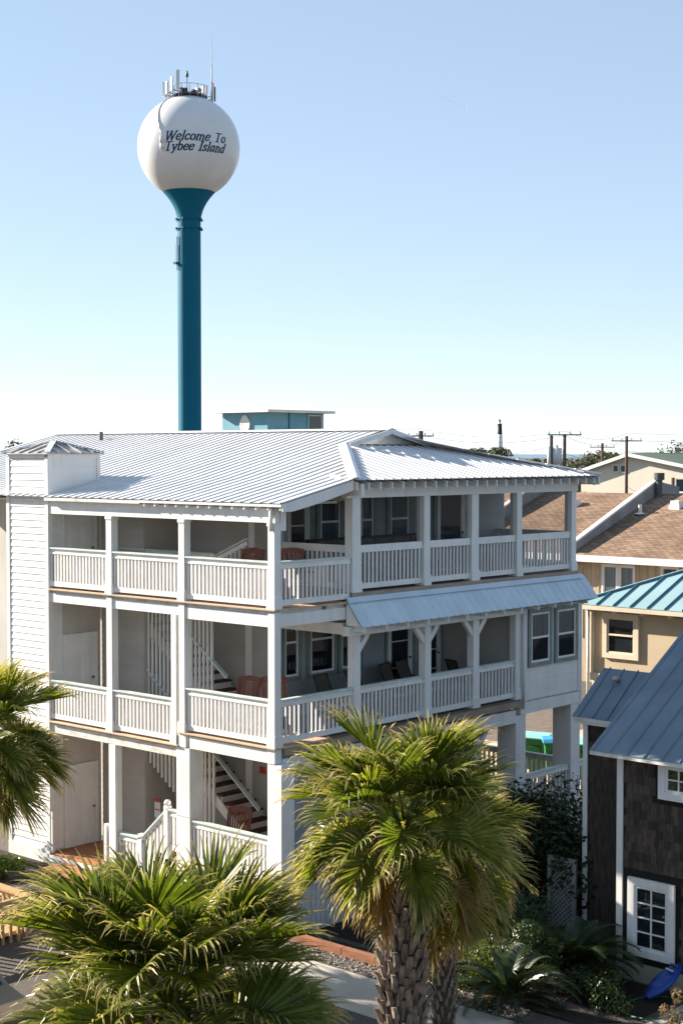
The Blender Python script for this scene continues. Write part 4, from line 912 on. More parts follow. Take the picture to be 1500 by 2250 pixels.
# ------------------------------------------------------------------ tan raised house with aqua roof
TH = thing('tan_house', 'tan raised house with aqua standing seam hip roof', 'house', (22, 2, 0))
def thb(name, m, a, c): b = MB(); b.box(*a, *c); return b.build(name, m, TH)
tx, ty1, ty0, ze, zb = 18.9, 4.15, -3.6, 5.50, 3.25
thb('wall', 'tan_stucco', (tx, ty0, zb), (29, ty1, ze)); thb('floor_beam', 'tan_trim', (tx - .06, ty0, zb - .24), (29, ty1 + .05, zb))
for y in (4.0, 1.2, -1.8, -3.4): thb('stilt', 'tan_trim', (tx + .1, y - .15, 0), (tx + .4, y + .15, zb - .25))
thb('wall', 'tan_stucco', (21.2, ty0, 0), (28.8, ty1 - 2.0, zb - .25))
piece('corner_board', 'tan_trim', (tx - .05, ty1 - .12, zb), (tx - .002, ty1 + .04, ze), TH); b = MB(); b.tube((tx - .12, ty1 + .02, 2.2), (tx - .12, ty1 + .02, ze), .05, n=8); b.build('downpipe', 'white_paint', TH, True)
for k in range(46):
    y = ty1 - .25 - k * .24
    piece('groove', 'tan_trim', (tx - .008, y, zb), (tx - .002, y + .03, ze - .05), TH) if k > 4 and False else None
window('x', tx, 2.48, 3.50, 3.95, 5.10, trim='tan_trim', tw=.16, split=.52, sash='tan_trim', parent=TH, frame_d=.09)
# hip roof, seams every half metre
ov = .42; ex0, ey1 = tx - ov, ty1 + ov; s_ = .40; rid = 4.4
b = MB(); zt = ze + s_ * rid; P0 = (ex0, ey1, ze); P1 = (ex0, ty0 - .4, ze); P2 = (ex0 + rid, ty0 - .4, zt); P3 = (ex0 + rid, ey1 - rid, zt); P4 = (29.5, ey1, ze); P5 = (29.5 - rid, ey1 - rid, zt)
b.add([P0, P1, P2, P3, P4, P5], [(0, 3, 2, 1), (0, 4, 5, 3)]); b.prism([(ex0, ty0 - .4, ze - .03), (ex0 + 11, ty0 - .4, ze - .03), (ex0 + 11, ey1, ze - .03), (ex0, ey1, ze - .03)], (0, 0, -.03)); TRF = b.build('roof', 'aqua_metal', TH)
y = ey1 - .28
while y > ty0 - .4:
    L = min(rid, ey1 - y); b = MB(); b.bar((ex0, y, ze + .03), (ex0 + L, y, ze + .03 + s_ * L), .03, .055); b.build('seam', 'aqua_seam', TRF)
    y -= .62
b = MB(); b.bar((ex0, ey1, ze + .04), (ex0 + rid, ey1 - rid, zt + .04), .10, .06); b.build('hip_cap', 'aqua_metal', TRF); b = MB(); b.bar((ex0 + .06, ey1 - .12, ze + .05), (ex0 + rid + .06, ey1 - rid - .12, zt + .05), .03, .06); b.build('hip_edge', 'aqua_seam', TRF)
piece('gutter', 'tan_trim', (ex0 - .05, ty0 - .4, ze - .15), (ex0 + .04, ey1, ze - .02), TH)
for k in range(7): piece('bracket', 'tan_trim', (ex0 + .1, ey1 - 1.55 - k * 1.0, ze - .26), (tx, ey1 - 1.43 - k * 1.0, ze - .07), TH)

# ------------------------------------------------------------------ row of brown roofed townhouses
TW = thing('townhouse_row', 'row of tan townhouses with brown shingle roofs and grey party walls', 'townhouses', (40, 12, 0))
ex_, ez_, rx_, rz_ = 35.3, 5.95, 42.6, 8.42; yL, yR = 40, -8
b = MB(); b.prism([(ex_ - .4, yR, ez_ - .13), (rx_, yR, rz_), (rx_ + 7.5, yR, 6.0), (rx_ + 7.3, yR, 5.8), (rx_, yR, rz_ - .25), (ex_ - .2, yR, ez_ - .33)], (0, yL - yR, 0)); b.build('roof', 'brown_shingle', TW)
b = MB(); b.box(ex_ + .3, yR, 0, ex_ + 13, yL, 5.75); WW = b.build('wall', 'tan_boards', TW); piece('eave_board', 'party_cap', (ex_ - .5, yR, ez_ - .42), (ex_ - .40, yL, ez_ - .12), TW)
y = yL - .3
while y > yR:
    piece('batten', 'tan_boards', (ex_ + .27, y, 2.0), (ex_ + .30, y + .07, 5.6), WW); y -= .42
def party(y, z_up=.62, x0=ex_ - .3):
    b = MB(); t_ = .2; sl = (rz_ - ez_) / (rx_ - ex_)
    pr = [(x0, ez_ - .6), (x0, ez_ + z_up * .35), (rx_ - .1, rz_ + z_up), (rx_ + 2, rz_ + z_up - .3), (rx_ + 2, 6)]
    b.prism([(p[0], y, p[1]) for p in pr], (0, t_, 0)); o = b.build('party_wall', 'party_grey', TW)
    b = MB(); b.bar((x0 - .05, y + t_ / 2, ez_ + z_up * .35 + .06), (rx_ - .1, y + t_ / 2, rz_ + z_up + .06), t_ + .06, .09); b.build('cap', 'party_cap', o)
    return o
for y in (15.6, 22.2, 28.8): party(y)
for x, y in ((40.9, 13.6), (40.8, 19.3), (40.6, 26.0)):
    z = ez_ + (x - ex_) * (rz_ - ez_) / (rx_ - ex_); b = MB(); b.box(x - .3, y - .28, z - .1, x + .3, y + .28, z + .12); b.box(x - .25, y - .22, z + .12, x + .25, y + .22, z + .32); b.build('roof_vent', 'party_cap', TW)
for x, y in ((38.6, 11.2), (39.9, 15.0)):
    z = ez_ + (x - ex_) * (rz_ - ez_) / (rx_ - ex_); b = MB(); b.tube((x, y, z - .1), (x, y, z + .45), .09, n=8); b.revolve([(.3, 0), (.1, .08)], (x, y, z + .02), 10); b.build('vent_pipe', 'antenna_white', TW)
b = MB(); b.tube((42.3, 15.4, 8.2), (42.3, 15.4, 9.1), .17, n=12); b.tube((42.3, 15.4, 9.1), (42.3, 15.4, 9.45), .27, n=12); b.build('chimney_pipe', 'dark_steel', TW)
for y0, y1 in ((13.55, 14.25), (12.68, 13.38)): window('x', ex_ + .28, y0, y1, 3.2, 5.35, trim='white_paint', tw=.08, split=0, parent=TW, cur=('curtain', True))
window('x', ex_ + .28, 10.5, 11.25, 4.0, 5.4, trim='white_paint', tw=.09, split=.5, parent=TW); window('x', ex_ + .28, 18.5, 19.3, 4.0, 5.4, trim='white_paint', tw=.09, split=.5, parent=TW)
# ------------------------------------------------------------------ cream gabled warehouse with green roof
CW = thing('warehouse', 'cream gabled metal building with a dull green roof', 'building', (76, 37, 0))
yA, yB = 41.3, 24.0; yM = 37.0; x0 = 75.0
b = MB(); b.prism([(x0, yA, 0), (x0, yA, 8.95), (x0, yM, 10.25), (x0, yB, 7.9), (x0, yB, 0)], (30, 0, 0)); b.build('wall', 'cream_metal_wall', CW)
for ya, za, yb, zb_ in ((yA + .5, 8.85, yM, 10.32), (yB - .5, 7.9, yM, 10.32)):
    b = MB(); b.prism([(x0 - .4, ya, za), (x0 - .4, yb, zb_), (x0 - .4, yb, zb_ + .14), (x0 - .4, ya, za + .14)], (31, 0, 0)); b.build('roof', 'green_metal', CW)
    b = MB(); b.bar((x0 - .45, ya, za), (x0 - .45, yb, zb_), .08, .25); b.build('rake_trim', 'party_cap', CW)
for y0, y1, z0, z1 in ((38.0, 38.5, 9.0, 9.55), (37.35, 37.85, 9.0, 9.55), (32.4, 33.2, 7.6, 8.6), (32.4, 33.4, 6.3, 7.0)): window('x', x0 - .02, y0, y1, z0, z1, trim='cream_metal_wall', tw=.05, split=0, parent=CW)
# ------------------------------------------------------------------ blue house top with flat overhanging roof
BH = thing('blue_house', 'blue rooftop room with flat overhanging roof behind the beach house', 'building', (47, 47, 0))
b = MB(); A0 = Vector((47.5, 51.1, 0)); W_ = 7.5
b.box(45.3, 45.2, 0, 50.5, 49.3, 13.0); b.build('wall', 'blue_house', BH)
b = MB(); b.box(44.75, 44.6, 13.0, 51.0, 49.9, 13.16); b.build('roof', 'party_cap', BH); b = MB(); b.add([(44.75, 44.6, 13.165), (51, 44.6, 13.165), (51, 49.9, 13.165), (44.75, 49.9, 13.165), (47.9, 47.2, 13.33)], [(0, 1, 4), (1, 2, 4), (2, 3, 4), (3, 0, 4)]); b.build('roof_top', 'party_cap', BH)
window('y', 45.18, 49.0, 50.3, 11.3, 12.88, trim='blue_house', tw=.08, split=0, parent=BH)
b = MB(); b.box(47.2, 45.14, 10.5, 47.26, 45.19, 12.98); b.build('corner_trim', 'teal_paint', BH)
b = MB()
for r0, r1, d_ in ((.30, .52, .10), (.0, .30, .05)):
    n = 24; c = Vector((45.29, 47.15, 12.25))
    for k in range(n):
        a0, a1 = 2 * math.pi * k / n, 2 * math.pi * (k + 1) / n; f = lambda a, r: c + Vector((-d_, r * .85 * math.cos(a), r * (1.0 + .18 * abs(math.sin(a)) ** 6) * math.sin(a)))
        b.add([f(a0, r0), f(a1, r0), f(a1, r1), f(a0, r1)], [(0, 1, 2, 3)])
    b.tube(c, c + Vector((-d_ + .01, 0, 0)), r1 * .86, n=24)
b.build('medallion', 'party_cap', BH)

# ------------------------------------------------------------------ lighthouse
LX, LY = 1760.7, 1283.0
LH = thing('lighthouse', 'far black and white lighthouse above the tree line', 'lighthouse', (LX, LY, 0))
segs = [(0, 5.4, 38, 3.75, 'light_white'), (38, 3.75, 52.2, 3.05, 'light_black'), (52.2, 4.1, 53, 4.1, 'light_black'), (53, 1.9, 56.4, 1.9, 'light_white'), (56.4, 2.2, 60.2, .3, 'light_black')]
for z0, r0, z1, r1, m in segs:
    b = MB(); b.revolve([(r0, z0), (r1, z1), (.01, z1)], (LX, LY, 0), 16); b.build('band' if m != 'light_black' or z0 < 50 else 'lantern', m, LH, True)

# ------------------------------------------------------------------ utility poles and wires
POLES = [((59.0, 33.1), 11.55, 'brown utility pole left of the transformer pole', .11), ((59.55, 32.45), 11.65, 'brown utility pole carrying a grey transformer and crossarm', .105),
         ((72.0, 35.5), 11.65, 'tall brown utility pole in front of the cream building', .105), ((90.5, 49.3), 11.3, 'thin far utility pole left of the cream building', .12), ((58.5, 43.5), 11.95, 'utility pole top showing above the roof hip', .16), ((72.3, 31.9), 8.7, 'short dark pole against the cream building wall', .12)]
PT = []
for i, ((x, y), h, lb, r) in enumerate(POLES):
    t = thing('utility_pole', lb, 'utility pole', (x, y, 0), 'utility poles'); b = MB(); b.tube((x, y, 0), (x, y, h), r * 1.25, r, n=10); b.build('shaft', 'pole_wood', t, True)
    if i in (1, 2, 3, 4):
        d_ = Vector((.68, -.73, 0)); zc = h - (.35 if i != 1 else .05); L = 1.1 if i != 4 else .9
        b = MB(); b.bar(Vector((x, y, zc)) - d_ * L, Vector((x, y, zc)) + d_ * L, .07, .08); b.build('crossarm', 'pole_wood', t)
        for s in (-1, -.35, .35, 1):
            p = Vector((x, y, zc)) + d_ * L * .92 * s; b = MB(); b.tube(p, p + Vector((0, 0, .22)), .05, n=6); b.build('insulator', 'transformer', t)
    PT.append(Vector((x, y, h)))
    if i == 1:
        c = Vector((x, y, 0)) - Vector((.68, -.73, 0)) * .48
        b = MB(); b.tube((c.x, c.y, 9.7), (c.x, c.y, 10.75), .30, n=14); b.tube((c.x, c.y, 10.75), (c.x, c.y, 10.95), .07, n=6); b.build('transformer', 'transformer', t, True)
        c = Vector((x, y, 0)) - Vector((.68, -.73, 0)) * 1.0; b = MB(); b.tube((c.x, c.y, 9.3), (c.x, c.y, 10.85), .12, n=8); b.build('capacitor', 'transformer', t, True)
def wire(pts, sag, r, lb):
    b = MB(); out = []
    for a, c in zip(pts, pts[1:]):
        for k in range(13): u = k / 12; p = a.lerp(c, u); p.z -= sag * 4 * u * (1 - u); out.append(p)
    b.path(out, r, 4); tag(b.build('overhead_wire', 'wire', None, True), lb, 'wire', 'overhead wires')
v = lambda i, dz: PT[i] + Vector((0, 0, dz))
FL = Vector((5, 110, 0)); FR = Vector((150, -30, 0))
wire([Vector((20, 99, 12.2)), v(4, .15), v(1, .2), v(2, .2), Vector((110, -8, 11.6))], .5, .012, 'uppermost thin overhead wire across the sky')
wire([Vector((20, 99, 11.6)), v(4, -.3), v(1, -.1), v(2, -.3), Vector((110, -8, 10.9))], .5, .014, 'second thin overhead wire below the top one')
wire([Vector((20, 100, 11.2)), v(4, -.8), v(0, -.7), v(2, -1.1), Vector((110, -8, 10.4))], .7, .015, 'lowest overhead wire near the roof line')
wire([v(2, -3.6), v(5, -.6), Vector((95, 8, 8.0))], .6, .012, 'slack service wire hanging past the cream wall')

# ------------------------------------------------------------------ far low buildings
def farbox(name, lb, a, c, m, vents=0):
    t = thing(name, lb, 'building', ((a[0] + c[0]) / 2, (a[1] + c[1]) / 2, 0)); b = MB(); b.box(a[0], a[1], 0, c[0], c[1], c[2]); b.build('wall', 'party_grey', t)
    b = MB(); b.box(a[0] - .5, a[1] - .5, c[2], c[0] + .5, c[1] + .5, c[2] + .45); b.build('roof', m, t)
    for k in range(vents):
        x = a[0] + (c[0] - a[0]) * (k + .5) / vents; y = a[1] + .3 * (c[1] - a[1]); b = MB(); b.tube((x, y, c[2] + .4), (x, y, c[2] + 1.3), .35, n=8); b.revolve([(.9, c[2] + 1.3), (.9, c[2] + 1.6), (.01, c[2] + 2.0)], (x, y, 0), 8); b.build('roof_fan', 'dark_steel', t)
farbox('low_building', 'far low flat-roofed building with a row of roof fans', (190, 128, 0), (240, 136, 6.4), 'far_roof_white', 8)
farbox('low_building', 'far long white-roofed building left of the roof fans', (170, 128, 0), (189, 146, 6.1), 'far_roof_white')
farbox('low_building', 'nearer pale flat building behind the first dark trees', (120, 78, 0), (140, 88, 6.6), 'far_roof_white')
# ------------------------------------------------------------------ wheeled bins
def bin_(loc, rz, lb, lid):
    t = local_thing('wheeled_bin'); b = MB()
    lo = [(-.24, -.28), (.24, -.28), (.24, .28), (-.24, .28)]; hi = [(-.30, -.36), (.30, -.36), (.30, .36), (-.30, .36)]
    b.add([(x, y, .06) for x, y in lo] + [(x, y, .98) for x, y in hi], [(3, 2, 1, 0), (0, 1, 5, 4), (1, 2, 6, 5), (2, 3, 7, 6), (3, 0, 4, 7)]); b.box(-.32, -.38, .92, .32, .38, .975); o = b.build('body', 'bin_green'); o.parent = t
    b = MB(); b.box(-.34, -.18, .45, -.26, .18, .75); o = b.build('front_panel', 'bin_green'); o.parent = t
    b = MB(); b.prism([(-.36, -.41, .98), (.36, -.41, .98), (.40, -.41, 1.02), (.2, -.41, 1.10), (-.26, -.41, 1.08), (-.37, -.41, 1.01)], (0, .82, 0)); o = b.build('lid', lid); o.parent = t
    b = MB(); b.tube((.40, -.32, .95), (.40, .32, .95), .022); o = b.build('handle', 'bin_green'); o.parent = t
    for s in (-1, 1): b = MB(); b.tube((.26, s * .30, .11), (.26, s * .36, .11), .11, n=16); o = b.build('wheel', 'rubber'); o.parent = t
    t.location = loc; t.rotation_euler = (0, 0, rz); t['label'] = lb; t['category'] = 'bin'; t['group'] = 'green wheeled bins'; t.scale = (1.12,) * 3
bin_((17.75, 5.45, .01), R(18), 'green wheeled bin with pale lid seen under the house', 'bin_lid'); bin_((17.55, 4.55, .01), R(40), 'green wheeled bin with bright blue lid behind the column', 'bin_lid_blue'); bin_((17.9, 3.65, .01), R(10), 'green wheeled bin seen in the slit right of the columns', 'bin_lid')
# ------------------------------------------------------------------ wooden ramp railing and car at the left edge
t = thing('wood_railing', 'raw yellow wooden railing at the left edge of the yard', 'railing', (-4.1, 4.2, 0))
b = MB(); b.box(-4.06, 3.55, .88, -3.82, 8.0, .93); b.build('top_rail', 'raw_wood', t); b = MB(); b.box(-8.0, 3.45, .88, -3.82, 3.54, .93); b.build('top_rail', 'raw_wood', t); b = MB(); b.box(-3.97, 3.6, .78, -3.92, 8, .875); b.box(-8, 3.48, .78, -3.95, 3.52, .875); stuff(b.build('sub_rail', 'raw_wood', t))
for k in range(22): piece('baluster', 'raw_wood', (-3.96, 3.6 + k * .2, .0), (-3.91, 3.655 + k * .2, .78), t)
for k in range(18): piece('baluster', 'raw_wood', (-4.06 - k * .2, 3.475, .0), (-4.0 - k * .2, 3.525, .78), t)
piece('ramp_deck', 'raw_wood', (-8, 3.6, .12), (-4.05, 8, .2), t)
CR = thing('parked_car', 'brown parked car at the left edge behind palm leaves', 'car', (-8.5, .3, 0))
prof = [(-2.1, .45), (-2.15, .75), (-1.2, .98), (-.45, 1.42), (.9, 1.44), (1.75, 1.05), (2.1, .95), (2.15, .45)]
b = MB(); b.prism([(-8.5 - .85, .3 + p[0], p[1]) for p in prof], (1.7, 0, 0)); b.build('body', 'car_paint', CR)
b = MB(); b.prism([(-8.5 - .86, .3 + p[0], p[1]) for p in [(-1.05, 1.0), (-.45, 1.36), (.85, 1.38), (1.5, 1.05)]], (1.72, 0, 0)); b.build('side_glass', 'interior_dark', CR)
b = MB(); b.add([(-9.25, .3 - 1.19, 1.0), (-7.75, .3 - 1.19, 1.0), (-7.8, .3 - .47, 1.42), (-9.2, .3 - .47, 1.42)], [(0, 1, 2, 3)]); b.build('windscreen', 'interior_dark', CR)
for yy in (-1.1, 1.6):
    for s in (-1, 1): b = MB(); b.tube((-8.5 + s * .72, yy, .33), (-8.5 + s * .88, yy, .33), .33, n=20); b.build('wheel', 'rubber', CR, True)
b = MB(); c0 = CAM + Vector((math.cos(AZ), math.sin(AZ), 0)) * 0; dirv = lambda px, py: (Vector((math.cos(AZ), math.sin(AZ), 0)) + Vector((math.sin(AZ), -math.cos(AZ), 0)) * ((px - 750) / 3380) + Vector((0, 0, 1)) * ((997 - py) / 3380))
p0 = CAM + dirv(948, 214) * 6000; p1 = CAM + dirv(1022, 243) * 6100; b.tube(p0, p1, 1.5, 4.5, n=12); o = stuff(b.build('contrail', 'contrail_mat', None, True)); tag(o, 'short faint white contrail in the blue sky', 'contrail')

# ------------------------------------------------------------------ palms
def frond_mesh(name, elev, rr, Lp=.80, Lc=.42, Lf=.98, n=64, droop=1., m='palm_leaf', fold=.5):
    """fan leaf of a cabbage palm, pointing along +X at the given elevation; gravity acts on the split tips"""
    b = MB(); d = Vector((math.cos(elev), 0, math.sin(elev))); p = Vector((0, 0, 0)); pts = [p.copy()]
    el = elev; ns = 6
    for k in range(ns):                     # leaf stalk, sagging a little
        el -= .03 * droop; p = p + Vector((math.cos(el), 0, math.sin(el))) * (Lp / ns); pts.append(p.copy())
    for k in range(ns):
        b.tube(pts[k], pts[k + 1], .022 - .0018 * k, .0202 - .0018 * k, 5, 1)
    costa = [p.copy()]; tang = [Vector((math.cos(el), 0, math.sin(el)))]
    for k in range(5):
        el -= .12 * droop; p = p + Vector((math.cos(el), 0, math.sin(el))) * (Lc / 5); costa.append(p.copy()); tang.append(Vector((math.cos(el), 0, math.sin(el))))
    for i in range(n):
        u = -1 + 2 * (i + .5) / n; au = abs(u); s = math.copysign(1, u)
        f = (1 - au) ** .8 * 5; k = min(4, int(f)); q = costa[k].lerp(costa[k + 1], f - k); T = tang[k].lerp(tang[k + 1], f - k).normalized()
        B = Vector((0, 1, 0)).cross(T) * -1; B = B if B.z > 0 else -B
        lat = (Vector((0, s, 0)) * math.cos(fold) + B * math.sin(fold)).normalized()
        th = R(112) * au ** 1.15 + rr.uniform(-.04, .04)
        dirv = (T * math.cos(th) + lat * math.sin(th)).normalized()
        wid = (T * -math.sin(th) + lat * math.cos(th)).normalized(); nor = dirv.cross(wid).normalized()
        tw = (1 if i % 2 else -1) * rr.uniform(.25, .6); wv = wid * math.cos(tw) + nor * math.sin(tw)
        L = Lf * (1 - .38 * au ** 1.6) * rr.uniform(.9, 1.08); ns2 = 7; vs = []; ts = []; pos = q.copy(); dd = dirv.copy(); dk = rr.uniform(.7, 1.5) * droop; kink = rr.random() < .32
        for j in range(ns2 + 1):
            t = j / ns2; w = .5 * (.014 + .031 * min(1, t * 2.4) if t < .45 else .045 * (1 - (t - .45) / .55) ** .9 + .002)
            vs += [pos - wv * w, pos + wv * w]; ts += [t, t]
            g = max(0, t - .58) * 1.9 * dk + (.75 if kink and t > .62 else 0)
            dd = (dd + Vector((rr.uniform(-.05, .05), rr.uniform(-.05, .05), -g)) * .62).normalized(); pos = pos + dd * (L / ns2)
        b.add(vs, [(2 * j, 2 * j + 1, 2 * j + 3, 2 * j + 2) for j in range(ns2)], 0, ts)
    me = b.mesh(name, [m, m]); return me
PR = random.Random(21)
FR = {}
for cls, el in (('up', 68), ('rise', 42), ('out', 12), ('sag', -8), ('hang', -36)):
    FR[cls] = [frond_mesh('palm_frond_' + cls, R(el + PR.uniform(-8, 8)), PR, droop=.85 + .25 * (cls in ('out', 'sag')), fold=PR.uniform(.3, .6)) for _ in range(4)]
FR['old'] = [frond_mesh('palm_frond_old', R(PR.uniform(-50, -15)), PR, droop=1.3, m='palm_leaf_old') for _ in range(2)]
FR['dead'] = [frond_mesh('palm_frond_dead', R(PR.uniform(-75, -60)), PR, droop=1.5, m='palm_dead', n=30, Lf=.8) for _ in range(3)]
def boot_mesh(rr):
    b = MB(); w = .055; h = .27; n = 5; vs = []; ts = []
    for j in range(n + 1):
        t = j / n; ww = w * (1 - .35 * t); out = .02 + .085 * t ** 1.5 + rr.uniform(-.006, .006); th = .035 * (1 - .45 * t)
        z = h * t - .05
        vs += [(out - .02, -ww, z), (out + th, 0, z + .01), (out - .02, ww, z), (out - .03, 0, z)]
    fs = [(4 * j + k, 4 * j + (k + 1) % 4, 4 * j + 4 + (k + 1) % 4, 4 * j + 4 + k) for j in range(n) for k in range(4)] + [(4 * n, 4 * n + 1, 4 * n + 2, 4 * n + 3)]
    b.add(vs, fs); return b.mesh('boot', 'boot')
BOOTS = [boot_mesh(PR) for _ in range(4)]
def palm(label, x, y, ztop, trunk_r, scale, seed, counts, boots=True, lean=(0, 0), zb=None):
    rr = random.Random(seed); zb = gz(x, y) if zb is None else zb
    t = thing('cabbage_palm', label, 'palm tree', (x, y, zb), 'cabbage palms round the beach house')
    ax = lambda z: Vector((x + lean[0] * (z - zb) / (ztop - zb), y + lean[1] * (z - zb) / (ztop - zb), z))
    b = MB(); zs = [zb + (ztop - zb) * k / 12 for k in range(13)]; n = 18; vs = []
    for z in zs:
        c = ax(z); r = trunk_r * (.95 + .1 * math.sin(z * 5)) * (1.0 if z < ztop - .3 else .9)
        vs += [c + Vector((math.cos(2 * math.pi * k / n), math.sin(2 * math.pi * k / n), 0)) * r * rr.uniform(.94, 1.06) for k in range(n)]
    b.add(vs, [(i * n + k, i * n + (k + 1) % n, (i + 1) * n + (k + 1) % n, (i + 1) * n + k) for i in range(12) for k in range(n)]); TK = b.build('trunk', 'trunk_fibre', t, True)
    if boots:
        z = zb + .15; k = 0
        while z < ztop + .05:
            a = k * 2.399963; c = ax(z); o = link('boot', rr.choice(BOOTS), TK); sc = trunk_r / .25
            o.location = c + Vector((math.cos(a), math.sin(a), 0)) * trunk_r * .86; o.rotation_euler = (rr.uniform(-.25, .25), rr.uniform(-.12, .12), a); o.scale = [sc * rr.uniform(.85, 1.15) for _ in range(3)]
            z += .0165 * boots; k += 1
    c = ax(ztop); k = 0
    for cls, cnt, zoff in counts:
        for i in range(cnt):
            a = k * 2.399963 + rr.uniform(-.25, .25); k += 1
            o = link('frond', rr.choice(FR[cls]), t); o.location = c + Vector((math.cos(a) * .10, math.sin(a) * .10, zoff + rr.uniform(-.08, .08)))
            o.rotation_euler = (rr.uniform(-.4, .4), rr.uniform(-.22, .22), a); s_ = scale * rr.uniform(.78, 1.12); o.scale = (s_, s_, s_)
    return t
palm('big cabbage palm in the middle with a criss-cross booted trunk', -5.24, -7.99, 4.15, .33, .98, 3, [('up', 14, .45), ('rise', 17, .42), ('out', 16, .34), ('sag', 10, .22), ('old', 5, .2), ('dead', 1, .1)])
palm('sunlit cabbage palm in the lower left foreground', -10.70, -8.70, 3.05, .27, 1.12, 5, [('up', 15, .40), ('rise', 21, .38), ('out', 21, .25), ('sag', 17, .10), ('hang', 5, -.02), ('old', 2, -.05), ('dead', 2, -.1)])
palm('dark cabbage palm cut by the left picture edge before the white tower', -5.05, 3.75, 4.05, .25, 1.0, 8, [('up', 11, .45), ('rise', 15, .40), ('out', 15, .25), ('sag', 14, .10), ('hang', 10, -.02), ('dead', 4, -.1)], boots=2)
palm('smaller cabbage palm hidden behind the big middle palm', -2.3, -6.5, 2.85, .19, .85, 11, [('up', 8, .45), ('rise', 12, .40), ('out', 13, .25), ('sag', 10, .10), ('hang', 3, -.02), ('old', 3, -.05), ('dead', 4, -.1)], boots=1.3)

# ------------------------------------------------------------------ shrubs and trees
def leafcloud(b, rr, c, rad, n, size, lump=4, mi=0, hollow=.35, flat=1.):
    c = Vector(c); rad = Vector(rad); lobes = [(Vector((rr.gauss(0, .40), rr.gauss(0, .40), rr.gauss(0, .40))), rr.uniform(.45, .75)) for _ in range(lump)]
    for _ in range(n):
        lc, lr = rr.choice(lobes); v = Vector((rr.gauss(0, 1), rr.gauss(0, 1), rr.gauss(0, 1))).normalized() * (hollow + (1 - hollow) * rr.random() ** .5) * lr
        q = lc + v; p = c + Vector((q.x * rad.x, q.y * rad.y, q.z * rad.z))
        nrm = (v.normalized() + Vector((rr.gauss(0, .5), rr.gauss(0, .5), rr.gauss(0, .5) + .3))).normalized(); a = nrm.orthogonal().normalized(); a = (Matrix.Rotation(rr.uniform(0, 6.28), 3, nrm) @ a); d_ = nrm.cross(a)
        s = size * rr.uniform(.6, 1.35); t = rr.random()
        b.add([p - a * s * .5, p + d_ * s * .22 + nrm * s * .06, p + a * s * .55, p - d_ * s * .22 + nrm * s * .06], [(0, 1, 2), (0, 2, 3)], mi, [t] * 4)
def bush(name, label, cat, x, y, z0, rad, n, size, m, seed, stems=5, lump=7, group=None):
    rr = random.Random(seed); t = thing(name, label, cat, (x, y, z0), group)
    b = MB(); leafcloud(b, rr, (x, y, z0 + rad[2] * .95), rad, n, size, lump); b.build('foliage', m, t)
    for k in range(stems):
        a = rr.uniform(0, 6.28); b = MB(); b.tube((x + .08 * math.cos(a), y + .08 * math.sin(a), z0 - .02), (x + rad[0] * .5 * math.cos(a), y + rad[1] * .5 * math.sin(a), z0 + rad[2] * rr.uniform(.8, 1.3)), .022, .01, 6); b.build('stem', 'bark', t)
    return t
bush('shrub_tree', 'dark bushy tree between the beach house and the shingled house', 'tree', 5.6, -3.0, -.4, (1.25, 1.35, 1.75), 12000, .15, 'bush_leaf', 1, 6, 12)
bush('shrub_tree', 'dark upright shrub against the house columns', 'shrub', 3.9, -2.6, -.4, (.95, .95, 1.2), 6500, .13, 'bush_leaf', 2, 5, 9)
bush('climbing_shrub', 'dark tall shrub growing up the shingled house corner', 'shrub', 4.85, -6.0, -.4, (.22, .30, 2.1), 1600, .14, 'bush_leaf', 3, 4, 9)
bush('hedge', 'rounded green hedge behind the small cycad', 'shrub', 1.7, -4.25, -.3, (.75, .75, .55), 5200, .075, 'hedge_leaf', 4, 5, 9)
bush('shrub', 'dense green shrub filling the bed before the lattice gate', 'shrub', 3.1, -4.6, -.38, (.85, .8, .62), 5200, .085, 'hedge_leaf', 21)
bush('shrub', 'dense dark shrub between the two cycads', 'shrub', 1.15, -5.75, -.35, (.7, .65, .5), 3800, .08, 'bush_leaf', 22)
bush('shrub', 'low dark shrub left of the hedge under the porch', 'shrub', 2.4, -1.5, -.3, (.6, .6, .5), 1800, .09, 'bush_leaf', 5)
bush('shrub', 'sun-tipped shrub between the big trunk and the cycad', 'shrub', .1, -5.0, -.1, (.55, .6, .48), 2600, .08, 'bush_leaf_light', 6)
bush('shrub', 'low dark shrub before the shingled house window', 'shrub', 1.75, -7.25, -.35, (.62, .62, .38), 2600, .08, 'bush_leaf', 7)
bush('shrub', 'dry brown pot shrub at the lower right corner', 'shrub', .9, -9.3, -.25, (.22, .22, .3), 700, .06, 'cycad_old', 8)
bush('shrub', 'yellow-green shrub by the tower at the left edge', 'shrub', -1.75, 7.75, 0, (.5, .5, .42), 2200, .09, 'bush_leaf_light', 9)
bush('shrub', 'bright yellow shrub top at the left edge behind palm leaves', 'shrub', -1.6, 10.0, 0, (.6, .6, 1.05), 2200, .12, 'bush_leaf_yellow', 10)
bush('shrub', 'small spiky green shrub at the foot of the entry step', 'shrub', -.45, 5.1, 0, (.35, .4, .32), 900, .12, 'bush_leaf_light', 11)
